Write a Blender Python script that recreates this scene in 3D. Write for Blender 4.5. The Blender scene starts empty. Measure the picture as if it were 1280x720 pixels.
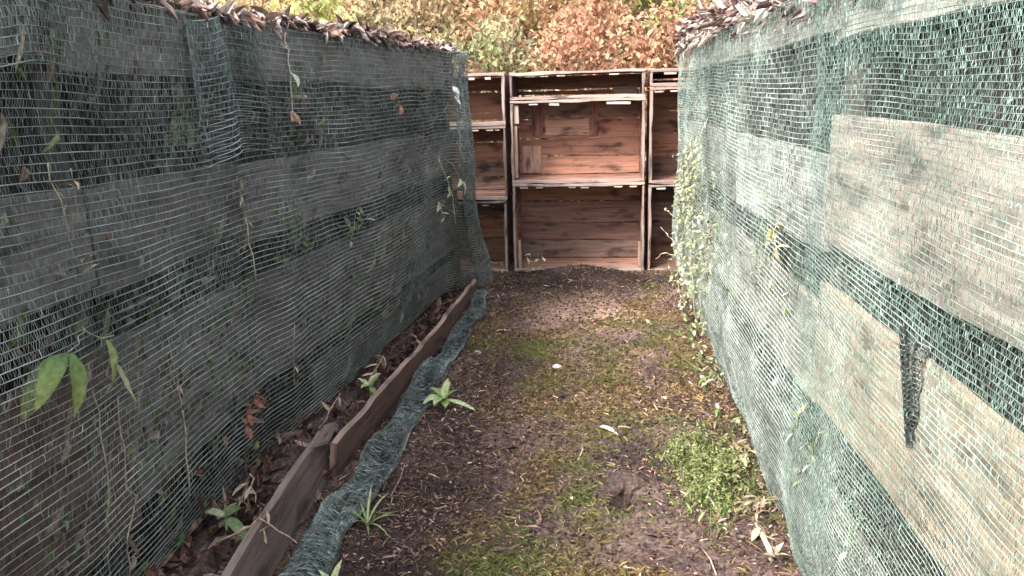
import bpy, math, random
import numpy as np
from math import radians, sin, cos, pi

random.seed(11)
rng = np.random.default_rng(11)
scene = bpy.context.scene
COL = scene.collection

# ------------------------------------------------------------------ noise
_perm = np.random.default_rng(5).permutation(512)
_val = np.random.default_rng(6).random(512) * 2 - 1
def _h(i, j, k):
    a = _perm[(i & 511)]
    b = _perm[((a + j) & 511)]
    return _val[_perm[((b + k) & 511)]]
def noise(x, y=0.0, z=0.0):
    x, y, z = np.broadcast_arrays(np.asarray(x, float), np.asarray(y, float), np.asarray(z, float))
    i, j, k = (np.floor(a).astype(np.int64) for a in (x, y, z))
    fx, fy, fz = x - i, y - j, z - k
    fx, fy, fz = (t * t * (3 - 2 * t) for t in (fx, fy, fz))
    r = 0
    for di, wx in ((0, 1 - fx), (1, fx)):
        for dj, wy in ((0, 1 - fy), (1, fy)):
            for dk, wz in ((0, 1 - fz), (1, fz)):
                r = r + wx * wy * wz * _h(i + di, j + dj, k + dk)
    return r
def fbm(x, y=0.0, z=0.0, oct=4, gain=0.5):
    s, a, f = 0, 1.0, 1.0
    for o in range(oct):
        s = s + a * noise(np.asarray(x) * f + 17.3 * o, np.asarray(y) * f + 5.1 * o, np.asarray(z) * f)
        a *= gain; f *= 2.03
    return s
def sstep(a, b, x):
    t = np.clip((x - a) / (b - a), 0, 1)
    return t * t * (3 - 2 * t)

# ------------------------------------------------------------------ mesh helpers
def link(name, mesh, mat, parent=None):
    o = bpy.data.objects.new(name, mesh)
    COL.objects.link(o)
    if mat is not None:
        mesh.materials.append(mat)
    if parent is not None:
        o.parent = parent
    return o

def np_mesh(name, V, F, col=None, smooth=True):
    """V (n,3), F (m,3|4) numpy, col (n,3)"""
    me = bpy.data.meshes.new(name)
    V = np.ascontiguousarray(V, np.float32); F = np.ascontiguousarray(F, np.int32)
    m, k = F.shape
    me.vertices.add(len(V)); me.vertices.foreach_set('co', V.ravel())
    me.loops.add(m * k); me.loops.foreach_set('vertex_index', F.ravel())
    me.polygons.add(m)
    me.polygons.foreach_set('loop_start', np.arange(0, m * k, k, dtype=np.int32))
    me.polygons.foreach_set('loop_total', np.full(m, k, np.int32))
    me.polygons.foreach_set('use_smooth', np.full(m, smooth, bool))
    if col is not None:
        a = me.attributes.new('col', 'FLOAT_COLOR', 'POINT')
        c = np.ones((len(V), 4), np.float32); c[:, :3] = col
        a.data.foreach_set('color', c.ravel())
    me.update(calc_edges=True)
    me.validate()
    return me

class MB:
    """collects small pieces (planks, tubes, leaves) of one part"""
    def __init__(s):
        s.v = []; s.f = []; s.uv = []; s.c = []
    def plank(s, p0, p1, wdir, w, t, col, front=None, n=8, rough=0.004, cham=0.003, w1=None, notch=0.0, skew=(0, 0), edge=None):
        """board from p0 to p1 (centre line), width w along wdir, thickness t; front = colour of the -t side"""
        p0 = np.array(p0, float); p1 = np.array(p1, float); L = np.linalg.norm(p1 - p0)
        a = (p1 - p0) / L
        wd = np.array(wdir, float); wd -= a * wd.dot(a); wd /= np.linalg.norm(wd)
        td = np.cross(a, wd)
        w1 = w if w1 is None else w1
        base = len(s.v); seed = rng.random() * 90
        u0 = rng.random() * 20; v0 = rng.random() * 20
        ch = min(cham, t * .3)
        for i in range(n + 1):
            f = i / n; ww = (w + (w1 - w) * f) / 2
            e0 = rough * float(fbm(f * L * 6 + seed, 1.1, oct=2)); e1 = rough * float(fbm(f * L * 6 + seed, 7.7, oct=2))
            bow = rough * .8 * float(noise(f * L * 1.5 + seed, 3.3))
            if notch and rng.random() < .25: e1 -= notch * rng.random()
            prof = [(-ww + e0 + ch, -t/2), (ww + e1 - ch, -t/2), (ww + e1, -t/2 + ch), (ww + e1, t/2 - ch),
                    (ww + e1 - ch, t/2), (-ww + e0 + ch, t/2), (-ww + e0, t/2 - ch), (-ww + e0, -t/2 + ch)]
            endj = 0
            if i in (0, n): endj = (rng.random() - .5) * rough
            for k, (x, y) in enumerate(prof):
                s.v.append(p0 + a * (f * L + endj + x * (skew[0] * max(0, 1 - f * 4) + skew[1] * max(0, f * 4 - 3))) + wd * x + td * (y + bow))
                s.c.append(front if (front is not None and k in (0, 1, 2, 7)) else edge if (edge is not None and k in (2, 3)) else col)
        per = [0, w, w + .01, w + t, w + t + .01, 2*w + t, 2*w + t + .01, 2*w + 2*t, 2*w + 2*t + .01]
        for i in range(n):
            for k in range(8):
                k2 = (k + 1) % 8
                s.f.append((base + i*8 + k, base + i*8 + k2, base + (i+1)*8 + k2, base + (i+1)*8 + k))
                ua, ub = u0 + i / n * L, u0 + (i + 1) / n * L
                s.uv += [(ua, v0 + per[k]), (ua, v0 + per[k+1]), (ub, v0 + per[k+1]), (ub, v0 + per[k])]
        for b, rev in ((base, True), (base + n*8, False)):
            ids = [b + k for k in range(8)]
            if rev: ids = ids[::-1]
            s.f.append(tuple(ids)); s.uv += [(u0 + .02 * math.sin(k), v0 + .02 * math.cos(k)) for k in range(8)]
        return s
    def tube(s, pts, r0, r1=None, col=(1, 1, 1), n=5):
        pts = [np.array(p, float) for p in pts]; r1 = r0 if r1 is None else r1
        base = len(s.v); m = len(pts)
        for i, p in enumerate(pts):
            d = pts[min(i+1, m-1)] - pts[max(i-1, 0)]; d /= (np.linalg.norm(d) + 1e-9)
            x = np.cross(d, (0.31, 0.2, 0.93)); 
            if np.linalg.norm(x) < .1: x = np.cross(d, (1, 0, 0))
            x /= np.linalg.norm(x); y = np.cross(d, x); r = r0 + (r1 - r0) * i / max(m - 1, 1)
            for k in range(n):
                an = 2*pi*k/n
                s.v.append(p + (x * cos(an) + y * sin(an)) * r); s.c.append(col)
        for i in range(m - 1):
            for k in range(n):
                k2 = (k + 1) % n
                s.f.append((base+i*n+k, base+i*n+k2, base+(i+1)*n+k2, base+(i+1)*n+k)); s.uv += [(i*.05, k/n), (i*.05, (k+1)/n), (i*.05+.05, (k+1)/n), (i*.05+.05, k/n)]
        s.f.append(tuple(base + (m-1)*n + k for k in range(n))); s.uv += [(0, 0)] * n
        s.f.append(tuple(base + k for k in range(n))[::-1]); s.uv += [(0, 0)] * n
        return s
    def leaf(s, base, d, up, L, W, bend=0.5, fold=0.35, col=(.1, .2, .05), tip=None, n=6, wavy=0.0, sharp=1.0):
        """a bent, folded leaf; d = direction, bend = total droop angle"""
        p = np.array(base, float); d = np.array(d, float); d /= np.linalg.norm(d)
        up = np.array(up, float); up -= d * up.dot(d); up /= np.linalg.norm(up) + 1e-9
        side = np.cross(d, up); b0 = len(s.v); tip = col if tip is None else tip
        for i in range(n + 1):
            f = i / n
            hw = W / 2 * (math.sin(pi * min(1, (f * .96 + .02)) ** (.75 * sharp)) ** .9)
            wv = wavy * W * math.sin(f * 17 + L * 300)
            cc = tuple(col[q] + (tip[q] - col[q]) * f for q in range(3))
            s.v.append(p + side * hw + up * (hw * fold + wv)); s.c.append(cc)
            s.v.append(p.copy()); s.c.append(tuple(min(1, x * 1.25) for x in cc))
            s.v.append(p - side * hw + up * (hw * fold - wv)); s.c.append(cc)
            ang = -bend / n; d2 = d * cos(ang) + up * sin(ang); up = up * cos(ang) - d * sin(ang); d = d2
            p = p + d * (L / n)
        for i in range(n):
            for k in (0, 1):
                a = b0 + i*3 + k
                s.f.append((a, a+1, a+4, a+3)); s.uv += [(i/n, k/2), (i/n, (k+1)/2), ((i+1)/n, (k+1)/2), ((i+1)/n, k/2)]
        return s
    def build(s, name, mat, parent=None, smooth=False):
        me = bpy.data.meshes.new(name)
        me.from_pydata([tuple(map(float, v)) for v in s.v], [], s.f)
        uvl = me.uv_layers.new(name='UVMap')
        uvl.data.foreach_set('uv', np.array(s.uv, np.float32).ravel())
        a = me.attributes.new('col', 'FLOAT_COLOR', 'POINT')
        c = np.ones((len(s.v), 4), np.float32); c[:, :3] = np.array(s.c)
        a.data.foreach_set('color', c.ravel())
        if smooth: me.polygons.foreach_set('use_smooth', np.full(len(me.polygons), True))
        me.update()
        return link(name, me, mat, parent)

def tag(o, label=None, cat=None, group=None, kind=None):
    if label: o['label'] = label
    if cat: o['category'] = cat
    if group: o['group'] = group
    if kind: o['kind'] = kind
    return o
def empty(name, loc, label, cat, group=None):
    o = bpy.data.objects.new(name, None); COL.objects.link(o); o.empty_display_size = .1
    o.location = loc
    return tag(o, label, cat, group)
def adopt(o, root):
    """geometry is written in world coordinates: keep it there when parented to a moved Empty"""
    o.parent = root; o.location = -root.location
    return o

# ------------------------------------------------------------------ materials
def new_mat(name):
    m = bpy.data.materials.new(name); m.use_nodes = True
    nt = m.node_tree; nt.nodes.clear()
    return m, nt, nt.nodes, nt.links
def node(N, t, **kw):
    n = N.new(t)
    for k, v in kw.items(): setattr(n, k, v)
    return n
def ramp(N, stops):
    r = N.new('ShaderNodeValToRGB'); e = r.color_ramp.elements
    while len(e) < len(stops): e.new(.5)
    for q, (p, c) in zip(e, stops):
        q.position = p; q.color = (*c, 1) if len(c) == 3 else c
    return r

def mat_wood(name, grain=(1.4, 26), contrast=0.55, rough=.85, bump=.5, stain=0.5):
    m, nt, N, L = new_mat(name)
    out = N.new('ShaderNodeOutputMaterial'); b = N.new('ShaderNodeBsdfPrincipled'); L.new(b.outputs[0], out.inputs[0])
    at = node(N, 'ShaderNodeAttribute', attribute_name='col')
    uv = N.new('ShaderNodeUVMap')
    mp = N.new('ShaderNodeMapping'); mp.inputs['Scale'].default_value = (grain[0], grain[1], 1); L.new(uv.outputs[0], mp.inputs[0])
    n1 = N.new('ShaderNodeTexNoise'); n1.inputs['Scale'].default_value = 1.6; n1.inputs['Detail'].default_value = 7; n1.inputs['Distortion'].default_value = 1.1
    L.new(mp.outputs[0], n1.inputs['Vector'])
    r1 = ramp(N, [(.28, (1 - contrast,) * 3), (.5, (.92,) * 3), (.75, (1 + contrast * .55,) * 3)]); L.new(n1.outputs[0], r1.inputs[0])
    # weather stains and knots, stretched a little along the board
    mp2 = N.new('ShaderNodeMapping'); mp2.inputs['Scale'].default_value = (2.6, 7, 1); L.new(uv.outputs[0], mp2.inputs[0])
    n2 = N.new('ShaderNodeTexNoise'); n2.inputs['Scale'].default_value = 1.7; n2.inputs['Detail'].default_value = 5; L.new(mp2.outputs[0], n2.inputs['Vector'])
    r2 = ramp(N, [(.33, (1 - stain, (1 - stain) * .92, (1 - stain) * .9)), (.46, (.95,) * 3), (.7, (1.1, 1.08, 1.05))]); L.new(n2.outputs[0], r2.inputs[0])
    vo = N.new('ShaderNodeTexVoronoi'); vo.inputs['Scale'].default_value = 1.3; L.new(mp2.outputs[0], vo.inputs['Vector'])
    r3 = ramp(N, [(.06, (.38, .33, .3)), (.13, (1, 1, 1))]); L.new(vo.outputs['Distance'], r3.inputs[0])
    x1 = node(N, 'ShaderNodeMix', data_type='RGBA', blend_type='MULTIPLY'); x1.inputs[0].default_value = 1
    x2 = node(N, 'ShaderNodeMix', data_type='RGBA', blend_type='MULTIPLY'); x2.inputs[0].default_value = 1
    x3 = node(N, 'ShaderNodeMix', data_type='RGBA', blend_type='MULTIPLY'); x3.inputs[0].default_value = .8
    L.new(at.outputs['Color'], x1.inputs[6]); L.new(r1.outputs[0], x1.inputs[7])
    L.new(x1.outputs[2], x2.inputs[6]); L.new(r2.outputs[0], x2.inputs[7])
    L.new(x2.outputs[2], x3.inputs[6]); L.new(r3.outputs[0], x3.inputs[7])
    L.new(x3.outputs[2], b.inputs['Base Color'])
    b.inputs['Roughness'].default_value = rough
    bp = N.new('ShaderNodeBump'); bp.inputs['Strength'].default_value = bump; bp.inputs['Distance'].default_value = .006
    L.new(n1.outputs[0], bp.inputs['Height']); L.new(bp.outputs[0], b.inputs['Normal'])
    return m

def mat_leafy(name, transl=.3, rough=.6, mottled=.35, scale=60, spec=.3):
    m, nt, N, L = new_mat(name)
    out = N.new('ShaderNodeOutputMaterial'); b = N.new('ShaderNodeBsdfPrincipled')
    at = node(N, 'ShaderNodeAttribute', attribute_name='col')
    tc = N.new('ShaderNodeTexCoord'); n1 = N.new('ShaderNodeTexNoise'); n1.inputs['Scale'].default_value = scale; n1.inputs['Detail'].default_value = 3
    L.new(tc.outputs['Object'], n1.inputs['Vector'])
    r = ramp(N, [(.3, (1 - mottled,) * 3), (.7, (1 + mottled * .6,) * 3)]); L.new(n1.outputs[0], r.inputs[0])
    x = node(N, 'ShaderNodeMix', data_type='RGBA', blend_type='MULTIPLY'); x.inputs[0].default_value = 1
    L.new(at.outputs['Color'], x.inputs[6]); L.new(r.outputs[0], x.inputs[7])
    L.new(x.outputs[2], b.inputs['Base Color']); b.inputs['Roughness'].default_value = rough
    b.inputs['Specular IOR Level'].default_value = spec
    if transl > 0:
        t = N.new('ShaderNodeBsdfTranslucent'); L.new(x.outputs[2], t.inputs[0])
        mx = N.new('ShaderNodeMixShader'); mx.inputs[0].default_value = transl
        L.new(b.outputs[0], mx.inputs[1]); L.new(t.outputs[0], mx.inputs[2]); L.new(mx.outputs[0], out.inputs[0])
    else:
        L.new(b.outputs[0], out.inputs[0])
    return m

def mat_soil(name, bump=.9):
    m, nt, N, L = new_mat(name)
    out = N.new('ShaderNodeOutputMaterial'); b = N.new('ShaderNodeBsdfPrincipled'); L.new(b.outputs[0], out.inputs[0])
    at = node(N, 'ShaderNodeAttribute', attribute_name='col')
    tc = N.new('ShaderNodeTexCoord')
    n1 = N.new('ShaderNodeTexNoise'); n1.inputs['Scale'].default_value = 55; n1.inputs['Detail'].default_value = 8; n1.inputs['Roughness'].default_value = .7
    L.new(tc.outputs['Object'], n1.inputs['Vector'])
    r = ramp(N, [(.3, (.35, .33, .34)), (.5, (.9, .9, .9)), (.7, (2.1, 2.0, 1.9))]); L.new(n1.outputs[0], r.inputs[0])
    x = node(N, 'ShaderNodeMix', data_type='RGBA', blend_type='MULTIPLY'); x.inputs[0].default_value = 1
    L.new(at.outputs['Color'], x.inputs[6]); L.new(r.outputs[0], x.inputs[7])
    L.new(x.outputs[2], b.inputs['Base Color']); b.inputs['Roughness'].default_value = .95; b.inputs['Specular IOR Level'].default_value = .15
    bp = N.new('ShaderNodeBump'); bp.inputs['Strength'].default_value = bump; bp.inputs['Distance'].default_value = .035
    L.new(n1.outputs[0], bp.inputs['Height']); L.new(bp.outputs[0], b.inputs['Normal'])
    return m

def mat_net(name):
    m, nt, N, L = new_mat(name)
    out = N.new('ShaderNodeOutputMaterial'); b = N.new('ShaderNodeBsdfPrincipled')
    at = node(N, 'ShaderNodeAttribute', attribute_name='col')
    tc = N.new('ShaderNodeTexCoord'); n1 = N.new('ShaderNodeTexNoise'); n1.inputs['Scale'].default_value = 2.2; n1.inputs['Detail'].default_value = 6
    L.new(tc.outputs['Object'], n1.inputs['Vector'])
    # dust and faded patches on the plastic
    r = ramp(N, [(.35, (.7, .74, .72)), (.55, (1, 1, 1)), (.72, (1.5, 1.45, 1.42))]); L.new(n1.outputs[0], r.inputs[0])
    x = node(N, 'ShaderNodeMix', data_type='RGBA', blend_type='MULTIPLY'); x.inputs[0].default_value = 1
    L.new(at.outputs['Color'], x.inputs[6]); L.new(r.outputs[0], x.inputs[7])
    L.new(x.outputs[2], b.inputs['Base Color']); b.inputs['Roughness'].default_value = .55
    b.inputs['Specular IOR Level'].default_value = .3
    t = N.new('ShaderNodeBsdfTranslucent'); L.new(x.outputs[2], t.inputs[0])
    mx = N.new('ShaderNodeMixShader'); mx.inputs[0].default_value = .2
    L.new(b.outputs[0], mx.inputs[1]); L.new(t.outputs[0], mx.inputs[2]); L.new(mx.outputs[0], out.inputs[0])
    return m

M_WOOD = mat_wood('old_timber', stain=.6)
M_CRATE = mat_wood('crate_timber', grain=(1.2, 22), contrast=.5, stain=.72, bump=.5)
M_LEAF = mat_leafy('green_leaf')
M_DRY = mat_leafy('dead_leaf', transl=.15, rough=.8, mottled=.5)
M_HEDGE = mat_leafy('hedge_leaf', transl=.35, rough=.6, mottled=.2, scale=25)
M_BARK = mat_wood('bark', grain=(8, 20), stain=.4)
M_SOIL = mat_soil('soil', 1.0)
M_COMPOST = mat_soil('compost', bump=1.0)
M_NET = mat_net('netting')
M_GRASS = mat_leafy('grass_blade', transl=.25, rough=.7, mottled=.3, scale=90)

# ------------------------------------------------------------------ camera
YAW, PITCH, ROLL = radians(6.7), radians(14), radians(1.6)
fw = np.array([-sin(YAW) * cos(PITCH), cos(YAW) * cos(PITCH), -sin(PITCH)])
rt = np.array([cos(YAW), sin(YAW), 0]); up = np.cross(rt, fw)
Rr = rt * cos(ROLL) - up * sin(ROLL); Uu = up * cos(ROLL) + rt * sin(ROLL)
import mathutils
cam = bpy.data.cameras.new('camera'); camo = bpy.data.objects.new('camera', cam); COL.objects.link(camo)
camo.matrix_world = mathutils.Matrix(((Rr[0], Uu[0], -fw[0], 0), (Rr[1], Uu[1], -fw[1], 0), (Rr[2], Uu[2], -fw[2], 1.6), (0, 0, 0, 1)))
cam.sensor_width = 36; cam.lens = 36 * 1000 / 1280; cam.clip_start = .05; cam.clip_end = 400
scene.camera = camo

# ------------------------------------------------------------------ light
SUN_EL, SUN_AZ = radians(44), radians(215)     # azimuth clockwise from +Y, where the sun stands
w = bpy.data.worlds.new('World'); scene.world = w; w.use_nodes = True
N, L = w.node_tree.nodes, w.node_tree.links; N.clear()
bg = N.new('ShaderNodeBackground'); wo = N.new('ShaderNodeOutputWorld'); L.new(bg.outputs[0], wo.inputs[0])
sk = node(N, 'ShaderNodeTexSky', sky_type='NISHITA', sun_disc=False)
sk.sun_elevation = SUN_EL; sk.sun_rotation = SUN_AZ; sk.dust_density = 4.0; sk.air_density = 1.0; sk.ozone_density = 1.0
hs = N.new('ShaderNodeHueSaturation'); hs.inputs['Saturation'].default_value = .45      # thin high cloud greys the blue
L.new(sk.outputs[0], hs.inputs['Color']); L.new(hs.outputs[0], bg.inputs[0]); bg.inputs[1].default_value = .145
sl = bpy.data.lights.new('sun', 'SUN'); so = bpy.data.objects.new('sun', sl); COL.objects.link(so)
sl.energy = 1.4; sl.angle = radians(14); sl.color = (1, .93, .84)
sd = mathutils.Vector((sin(SUN_AZ) * cos(SUN_EL), cos(SUN_AZ) * cos(SUN_EL), sin(SUN_EL)))
so.rotation_euler = (-sd).to_track_quat('-Z', 'Y').to_euler(); so.location = sd * 20
scene.view_settings.view_transform = 'Standard'; scene.view_settings.look = 'None'
scene.view_settings.exposure = 2.32; scene.view_settings.gamma = 1
scene.cycles.max_bounces = 6; scene.cycles.diffuse_bounces = 4; scene.cycles.transparent_max_bounces = 8

# ------------------------------------------------------------------ ground
def moss_mask(x, y):
    m = 0
    for cx, cy, sx, sy, a in ((.05, 4.25, .17, .5, 1.0), (-.28, 2.55, .3, .4, .95), (.1, 2.35, .3, .4, .75), (.44, 3.2, .15, .35, .95),
                              (.5, 4.4, .14, .8, .85), (-.75, 5.0, .12, .35, .8), (-.15, 3.3, .2, .6, .75), (-.35, 4.3, .2, .7, .6),
                              (.28, 5.2, .25, .5, .5), (-.4, 1.9, .35, .4, .7), (.5, 2.0, .15, .3, .5), (-.5, 3.5, .1, .4, .5)):
        m = np.maximum(m, a * np.exp(-((x - cx) / sx) ** 2 * .7 - ((y - cy) / sy) ** 2 * .7))
    n = fbm(x * 5, y * 5, 3.1, 4) * .38
    bare = 0
    for cx, cy, s, a in ((-.2, 2.75, .14, .8), (.12, 3.05, .2, .9), (-.62, 3.3, .28, 1), (-.7, 4.2, .25, .9), (.35, 2.45, .3, .8), (-.75, 2.6, .25, .7)):
        bare = np.maximum(bare, a * np.exp(-((x - cx) ** 2 + ((y - cy) * .7) ** 2) / s ** 2))
    return np.clip(m + n - bare * .8, 0, 1)
def gheight(x, y):
    z = .030 * fbm(x * 1.6, y * 1.6, 0, 3) + .014 * fbm(x * 7, y * 7, 2.2, 3) + .011 * fbm(x * 24, y * 24, 4.4, 2)
    near = sstep(9, 7.5, y) * sstep(-3, -1.7, x) * sstep(3, 1.5, x)
    z = z * (.35 + .65 * near)
    z = z - .15 * np.exp(-(((x - .07) / .05) ** 2 + ((y - 2.94) / .065) ** 2) ** 2)            # burrow hole
    z = z + .055 * np.exp(-(((x - .10) / .17) ** 2 + ((y - 3.10) / .09) ** 2)) - .05 * np.exp(-(((x + .16) / .06) ** 2 + ((y - 4.05) / .08) ** 2))
    z = z + .085 * np.exp(-(((x + .22) / .36) ** 2 + ((y - 6.88) / .2) ** 2)) - .012 * np.exp(-((y - 7.05) / .25) ** 2)             # heap before the crates
    z = z + .10 * sstep(-1.18, -1.36, x + .05 * (y > 9)) * sstep(7, 6.2, y) * sstep(-3, -1.6, x) # soil held up by the edging boards
    z = z + .03 * sstep(.45, .62, x) * sstep(7, 6.4, y)
    z = z + 0.0
    return z - .01

xs = np.concatenate([np.linspace(-60, -3, 20)[:-1], np.linspace(-3, -1.5, 16)[:-1], np.arange(-1.5, .85, .0115), np.linspace(.85, 3, 18), np.linspace(3, 60, 20)[1:]])
ys = np.concatenate([np.linspace(-40, -1, 16)[:-1], np.linspace(-1, 1.6, 60)[:-1], np.arange(1.6, 7.6, .0145), np.linspace(7.6, 9.6, 30), np.linspace(9.6, 90, 24)[1:]])
X, Y = np.meshgrid(xs, ys)
Z = gheight(X, Y)
mm = moss_mask(X, Y)
soil = np.array([.078, .054, .057]); dry = np.array([.29, .205, .18]); moss = np.array([.11, .085, .042]); chip = np.array([.50, .33, .25])
t = np.clip(.45 + 1.0 * fbm(X * 3.1, Y * 3.1, 8.8, 4), 0, 1)[..., None]
C = soil * (1 - t * .6) + dry * t * .6
edge_damp = np.clip(np.exp(-((X + .72) / .26) ** 2) * (.7 + .6 * fbm(X * 3, Y * 3, 19.0, 3)), 0, 1)[..., None]   # damp humus along the netting strip
C = C * (1 - .65 * edge_damp) + np.array([.036, .024, .025]) * .65 * edge_damp
C = C * (1 - mm[..., None] * .75) + moss * mm[..., None] * .75
pale = np.exp(-(((X + .06) / .42) ** 2 + ((Y - 5.7) / .45) ** 2)) * np.clip(1.0 + .7 * fbm(X * 6, Y * 6, 1.2, 4), 0, 1)
pale = np.maximum(pale, .8 * np.exp(-(((X - .0) / .6) ** 2 + ((Y - 5.2) / .7) ** 2)) * np.clip(.4 + .8 * fbm(X * 4, Y * 4, 5.2, 4), 0, 1))
C = C * (1 - pale[..., None]) + chip * pale[..., None]
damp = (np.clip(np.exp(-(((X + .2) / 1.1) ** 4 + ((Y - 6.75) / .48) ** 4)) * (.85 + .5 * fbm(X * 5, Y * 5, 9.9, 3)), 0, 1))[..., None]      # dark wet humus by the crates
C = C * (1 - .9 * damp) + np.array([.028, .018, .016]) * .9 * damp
far = sstep(7.8, 9, Y)[..., None]
C = C * (1 - far) + np.array([.12, .10, .05]) * far
nx, ny = len(xs), len(ys)
I = np.arange(nx * ny).reshape(ny, nx)
F = np.stack([I[:-1, :-1], I[:-1, 1:], I[1:, 1:], I[1:, :-1]], -1).reshape(-1, 4)
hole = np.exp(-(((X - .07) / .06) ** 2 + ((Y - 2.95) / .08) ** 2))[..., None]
C = C * (1 - .9 * hole) + np.array([.02, .014, .013]) * .9 * hole                      # humus darkened down the burrow: shade of the undercut painted in
Y = Y - (.062 + .04 * fbm(X * 30, Y * 30, 71.0, 3)) * np.exp(-(((X - .085) / .085) ** 2 + ((Y - 3.04) / .04) ** 2))           # overhanging lip of the burrow
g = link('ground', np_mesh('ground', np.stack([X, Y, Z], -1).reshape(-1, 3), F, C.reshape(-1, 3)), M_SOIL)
tag(g, kind='structure')

# hillside behind the garden
xs2 = np.linspace(-40, 40, 90); ys2 = np.concatenate([np.linspace(7.9, 16, 50), np.linspace(16.5, 70, 25)])
X, Y = np.meshgrid(xs2, ys2)
def hill_z(x, y):
    return -.25 + 4.6 * sstep(7.6, 15.5, y) + np.maximum(y - 14, 0) * .22 + .12 * fbm(x * .9, y * .9, 2.0, 4) * sstep(8, 9.5, y)
Z = hill_z(X, Y)
t = np.clip(.5 + .8 * fbm(X * .8, Y * .8, 1.0, 4), 0, 1)[..., None]
C = np.array([.16, .13, .05]) * (1 - t) + np.array([.30, .20, .10]) * t
I = np.arange(X.size).reshape(X.shape)
F = np.stack([I[:-1, :-1], I[:-1, 1:], I[1:, 1:], I[1:, :-1]], -1).reshape(-1, 4)
h = link('hillside', np_mesh('hillside', np.stack([X, Y, Z], -1).reshape(-1, 3), F, C.reshape(-1, 3)), M_SOIL)
tag(h, kind='structure')

# ------------------------------------------------------------------ vectorised small bits
def unit(v): return v / (np.linalg.norm(v, axis=-1, keepdims=True) + 1e-9)
def leaf_cloud(P, D, U, Ln, Wd, col, fold=.35, bend=.3):
    """N leaves, six vertices, two bent quads each"""
    D = unit(D); U = unit(U - D * (U * D).sum(-1, keepdims=True)); S = np.cross(D, U)
    Ln = Ln[:, None]; Wd = Wd[:, None]
    tipv = P + D * Ln - U * Ln * bend
    q1 = P + D * Ln * .32 + U * Ln * .05; q2 = P + D * Ln * .70 - U * Ln * bend * .35
    V = np.stack([P, q1 + S * Wd * .5 + U * Wd * fold, q2 + S * Wd * .42 + U * Wd * fold, tipv, q2 - S * Wd * .42 + U * Wd * fold, q1 - S * Wd * .5 + U * Wd * fold], 1)
    n = len(P); b = (np.arange(n) * 6)[:, None]
    F = np.concatenate([b + np.array([[0, 1, 2, 3]]), b + np.array([[0, 3, 4, 5]])], 0)
    return V.reshape(-1, 3), F, np.repeat(col, 6, 0)
def rand_dir(n):
    return unit(rng.normal(size=(n, 3)))
def pick(cols, n, jit=.18):
    cols = np.array(cols); c = cols[rng.integers(0, len(cols), n)]
    return np.clip(c * (1 + rng.normal(size=(n, 1)) * jit), .005, .95)

# moss and short grass
n = 300000
px = rng.uniform(-1.25, .72, n); py = 1.7 + (7.0 - 1.7) * rng.random(n) ** 1.25
mk = moss_mask(px, py)
keep = rng.random(n) < np.clip((mk - .06) * 1.25, .05, 1) * (.35 + .65 * (fbm(px * 30, py * 30, 12.0, 2) > -.15)) * np.clip(.75 + .8 * fbm(px * 8, py * 8, 14.0, 2), .1, 1)
px, py, mk = px[keep], py[keep], mk[keep]
n = len(px)
P = np.stack([px, py, gheight(px, py) - .003], -1)
D = np.stack([rng.normal(size=n) * .9, rng.normal(size=n) * .9, np.full(n, .75)], -1)
gr = np.clip(.05 + fbm(px * 2.5, py * 2.5, 9.0, 3) + np.exp(-(((px - .46) / .2) ** 2 + ((py - 3.2) / .5) ** 2)) * .9 + .5 * np.exp(-(((px - .05) / .2) ** 2 + ((py - 4.25) / .5) ** 2)), 0, 1)[:, None]
c = pick([(.30, .21, .10), (.22, .16, .07), (.42, .31, .17), (.12, .09, .045), (.18, .11, .06)], n, .25) * (1 - gr) + pick([(.12, .15, .045), (.18, .20, .07), (.24, .23, .10), (.08, .10, .03)], n, .25) * gr
V, F, Cc = leaf_cloud(P, D, np.tile([[0, 0, 1.]], (n, 1)) + rand_dir(n) * .3, rng.uniform(.012, .040, n), rng.uniform(.0022, .0052, n), c, .3, .4)
tag(link('moss_grass', np_mesh('moss_grass', V, F, c.repeat(6, 0), False), M_GRASS), kind='stuff')
print('moss blades', n)

# straw, twigs, bark chips and crumbs of leaf strewn on the soil
n = 74000
px = rng.uniform(-1.3, .7, n); py = 1.7 + 5.3 * rng.random(n) ** 1.2
ed = np.exp(-((px + .78) / .2) ** 2) + np.exp(-((px - .52) / .16) ** 2)
sel = rng.random(n) < np.clip(.42 + .75 * fbm(px * 2.6, py * 2.6, 51.0, 3) + .30 * ed, .08, 1) * sstep(6.9, 5.9, py) * (1 - .85 * np.exp(-((px + .06) / .4) ** 2 - ((py - 5.7) / .45) ** 2))
px, py = px[sel], py[sel]; n = len(px)
P = np.stack([px, py, gheight(px, py) + .003], -1)
D = np.stack([rng.normal(size=n), rng.normal(size=n), .15 + rng.normal(size=n) * .4], -1)
long_ = rng.random(n) < .72
Ln = np.where(long_, np.exp(rng.normal(size=n) * .45) * .026, np.exp(rng.normal(size=n) * .5) * .012); Wd = np.where(long_, rng.uniform(.0015, .0045, n), rng.uniform(.004, .013, n))
c = pick([(.14, .09, .07), (.25, .165, .12), (.09, .06, .05), (.30, .20, .145), (.17, .095, .07), (.07, .045, .045), (.16, .10, .095), (.06, .035, .038), (.52, .39, .31), (.30, .20, .17)], n, .4)
V, F, Cc = leaf_cloud(P, D, np.tile([[0, 0, 1.]], (n, 1)) + rand_dir(n) * .5, Ln, Wd, c, .25, .15)
tag(link('ground_litter', np_mesh('ground_litter', V, F, Cc, False), M_DRY), kind='stuff')

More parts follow.
